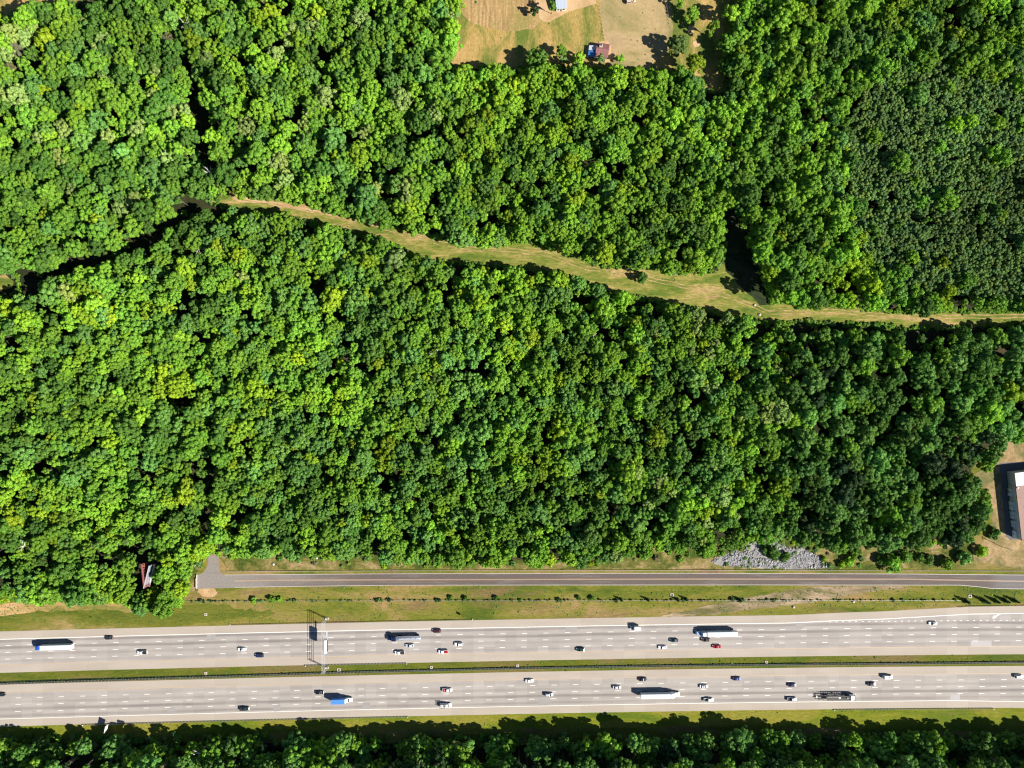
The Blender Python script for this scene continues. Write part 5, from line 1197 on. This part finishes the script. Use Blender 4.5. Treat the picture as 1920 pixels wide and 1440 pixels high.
for _ in range(2600):
    x, y = rng.uniform(350, 1830), rng.uniform(1000, 1110)
    if not pip(x, y, SCRUB) or pip(x, y, RIP): continue
    edge = float(np.interp(x, [356, 430, 650, 760, 900, 1120, 1240, 1330, 1460, 1540, 1640, 1750, 1815], [1050, 1034, 1034, 1046, 1052, 1044, 1028, 1030, 1000, 1016, 1024, 1014, 1006]))
    if rng.random() < max(.05, .8 - (y - edge) / 32): under(x, y, rng.uniform(.6, 1.7), rng.choice('LMMLBDN' if y - edge < 14 else 'NYNGBMY'))
for _ in range(260):
    x = rng.uniform(352, 1800); under(x, FN(x) + rng.uniform(-1.6, 1.2), rng.uniform(.25, .75) * (1.5 if mnoise.noise((x * .03, 0, 0)) > .15 else .8), rng.choice('KKKDN'), .9)  # fence weeds in very dark tints that stand in for their shadows
for _ in range(700):
    x = rng.uniform(-20, 1940); under(x, RAIL(x) - 1.5 + rng.uniform(-1.2, 1.4), rng.uniform(.15, .42), rng.choice('KKD'), .8)  # very dark tufts added to deepen the rail's painted shadow band
for pl_ in (TRACK, FIELD, OPEN[3]):
    for i in range(len(pl_)):
        a, b_ = pl_[i], pl_[(i + 1) % len(pl_)]; d = math.hypot(b_[0] - a[0], b_[1] - a[1])
        for k in range(int(d / 3.2)):
            t = rng.random(); under(a[0] + (b_[0] - a[0]) * t + rng.uniform(-4, 4), a[1] + (b_[1] - a[1]) * t + rng.uniform(-4, 4), rng.uniform(.5, 1.5), rng.choice('LMNMYDL'))
for k in range(800):      # green lip where the lower left wood meets the grass
    x = rng.uniform(-60, 350); y = float(np.interp(x, [-60, 60, 160, 232, 262, 300, 338, 350], [1130, 1118, 1124, 1126, 1141, 1143, 1129, 1100])); under(x, y - rng.uniform(-1, 16), rng.uniform(.9, 2.4), rng.choice('LLMMDBL'), 1.0)
for k in range(2600):      # bushes deep inside the wood
    x, y = rng.uniform(-40, 1960), rng.uniform(-40, 1480)
    if 1120 < y < 1375 or any(pip(x, y, q) for q in OPEN[:6]): continue
    under(x, y, rng.uniform(1.2, 2.6), rng.choice('DMDKMT'), 1.3)
for k in range(500):
    x = rng.uniform(-40, 1960); under(x, 1384 + rng.uniform(-8, 20), rng.uniform(.6, 1.8), rng.choice('DMNMD'))
for k in range(5200):      # weeds and grass tufts over verges, track and field
    t = rng.random()
    if t < .42:
        x = rng.uniform(350, 1960); y = rng.uniform(FB(x) + 2, WB(x) - 66 - ext(x))
    elif t < .55:
        x = rng.uniform(-40, 350); y = rng.uniform(1132, WB(x) - 66)
    elif t < .68:
        x = rng.uniform(-40, 1960); y = rng.uniform(WB(x) + 15.5, EB(x) - 15)
    elif t < .84:
        x = rng.uniform(-40, 1960); y = rng.uniform(EB(x) + 67, 1385)
    else:
        x, y = (rng.uniform(400, 1960), rng.uniform(355, 620)) if rng.random() < .8 else (rng.uniform(850, 1380), rng.uniform(0, 130))
        if not (pip(x, y, TRACK) or pip(x, y, FIELD)): continue
    if mnoise.noise((x * .03, y * .06, 12.0)) + rng.gauss(0, .25) < 0: continue
    under(x, y, rng.uniform(.12, .36) * (1.8 if rng.random() < .05 else 1), rng.choice('NNDYN'), .45)
for k in range(170):
    x, y = rng.uniform(1336, 1560), rng.uniform(1012, 1066)
    if pip(x, y, RIP) and mnoise.noise((x * .06, y * .06, 5.5)) > .05: under(x, y, rng.uniform(.3, 1.0), rng.choice('NYDN'), .7)
make_stuff('undergrowth', 'low bushes and brambles along the wood edges', 'undergrowth', pts, objs_with([s_[3] for s_ in SHRUB]), None, None)

# riprap stones
rs = np.random.RandomState(5); mb = MB()
cube = np.array([(-1, -1, -1), (1, -1, -1), (1, 1, -1), (-1, 1, -1), (-1, -1, 1), (1, -1, 1), (1, 1, 1), (-1, 1, 1)], float)
cnt = 0
while cnt < 9000:
    x, y = rs.uniform(1334, 1562), rs.uniform(1010, 1066)
    if not pip(x + rs.normal(0, 3.5), y + rs.normal(0, 2.0), RIP) or y > 1066.5: continue
    if mnoise.noise((x * .05, y * .08, 4)) < -.28: cnt += 1; continue
    gx_, gy_ = G(x, y); s_ = min(.6, .12 * math.exp(rs.normal(0, .55)) + .05); v_ = cube * s_ * rs.uniform(.55, 1.1, 3) * rs.uniform(.7, 1.2, (8, 3)); t = rs.uniform(0, 3.14); tl = rs.uniform(-.5, .5)
    R1 = np.array([[math.cos(t), -math.sin(t), 0], [math.sin(t), math.cos(t), 0], [0, 0, 1]]); R2 = np.array([[1, 0, 0], [0, math.cos(tl), -math.sin(tl)], [0, math.sin(tl), math.cos(tl)]])
    v_ = v_ @ R2.T @ R1.T + np.array([gx_, gy_, s_ * .5]); mb.add(v_.tolist(), [(3, 2, 1, 0), (4, 5, 6, 7), (0, 1, 5, 4), (1, 2, 6, 5), (2, 3, 7, 6), (3, 0, 4, 7)]); cnt += 1
rk = mb.build('riprap', M['rock']); tag(rk, 'pale grey broken stone heap above the frontage road', 'stones', None, 'stuff')
sheet('gravel_bed', RIP, 0.016, M['grey_soil'], 4.0, label='grey gravel bed under the broken stones')
print('TREES', len(SOLO), len(chosen), 'canopy', len(rest), 'pines', len(pin), len(prest))
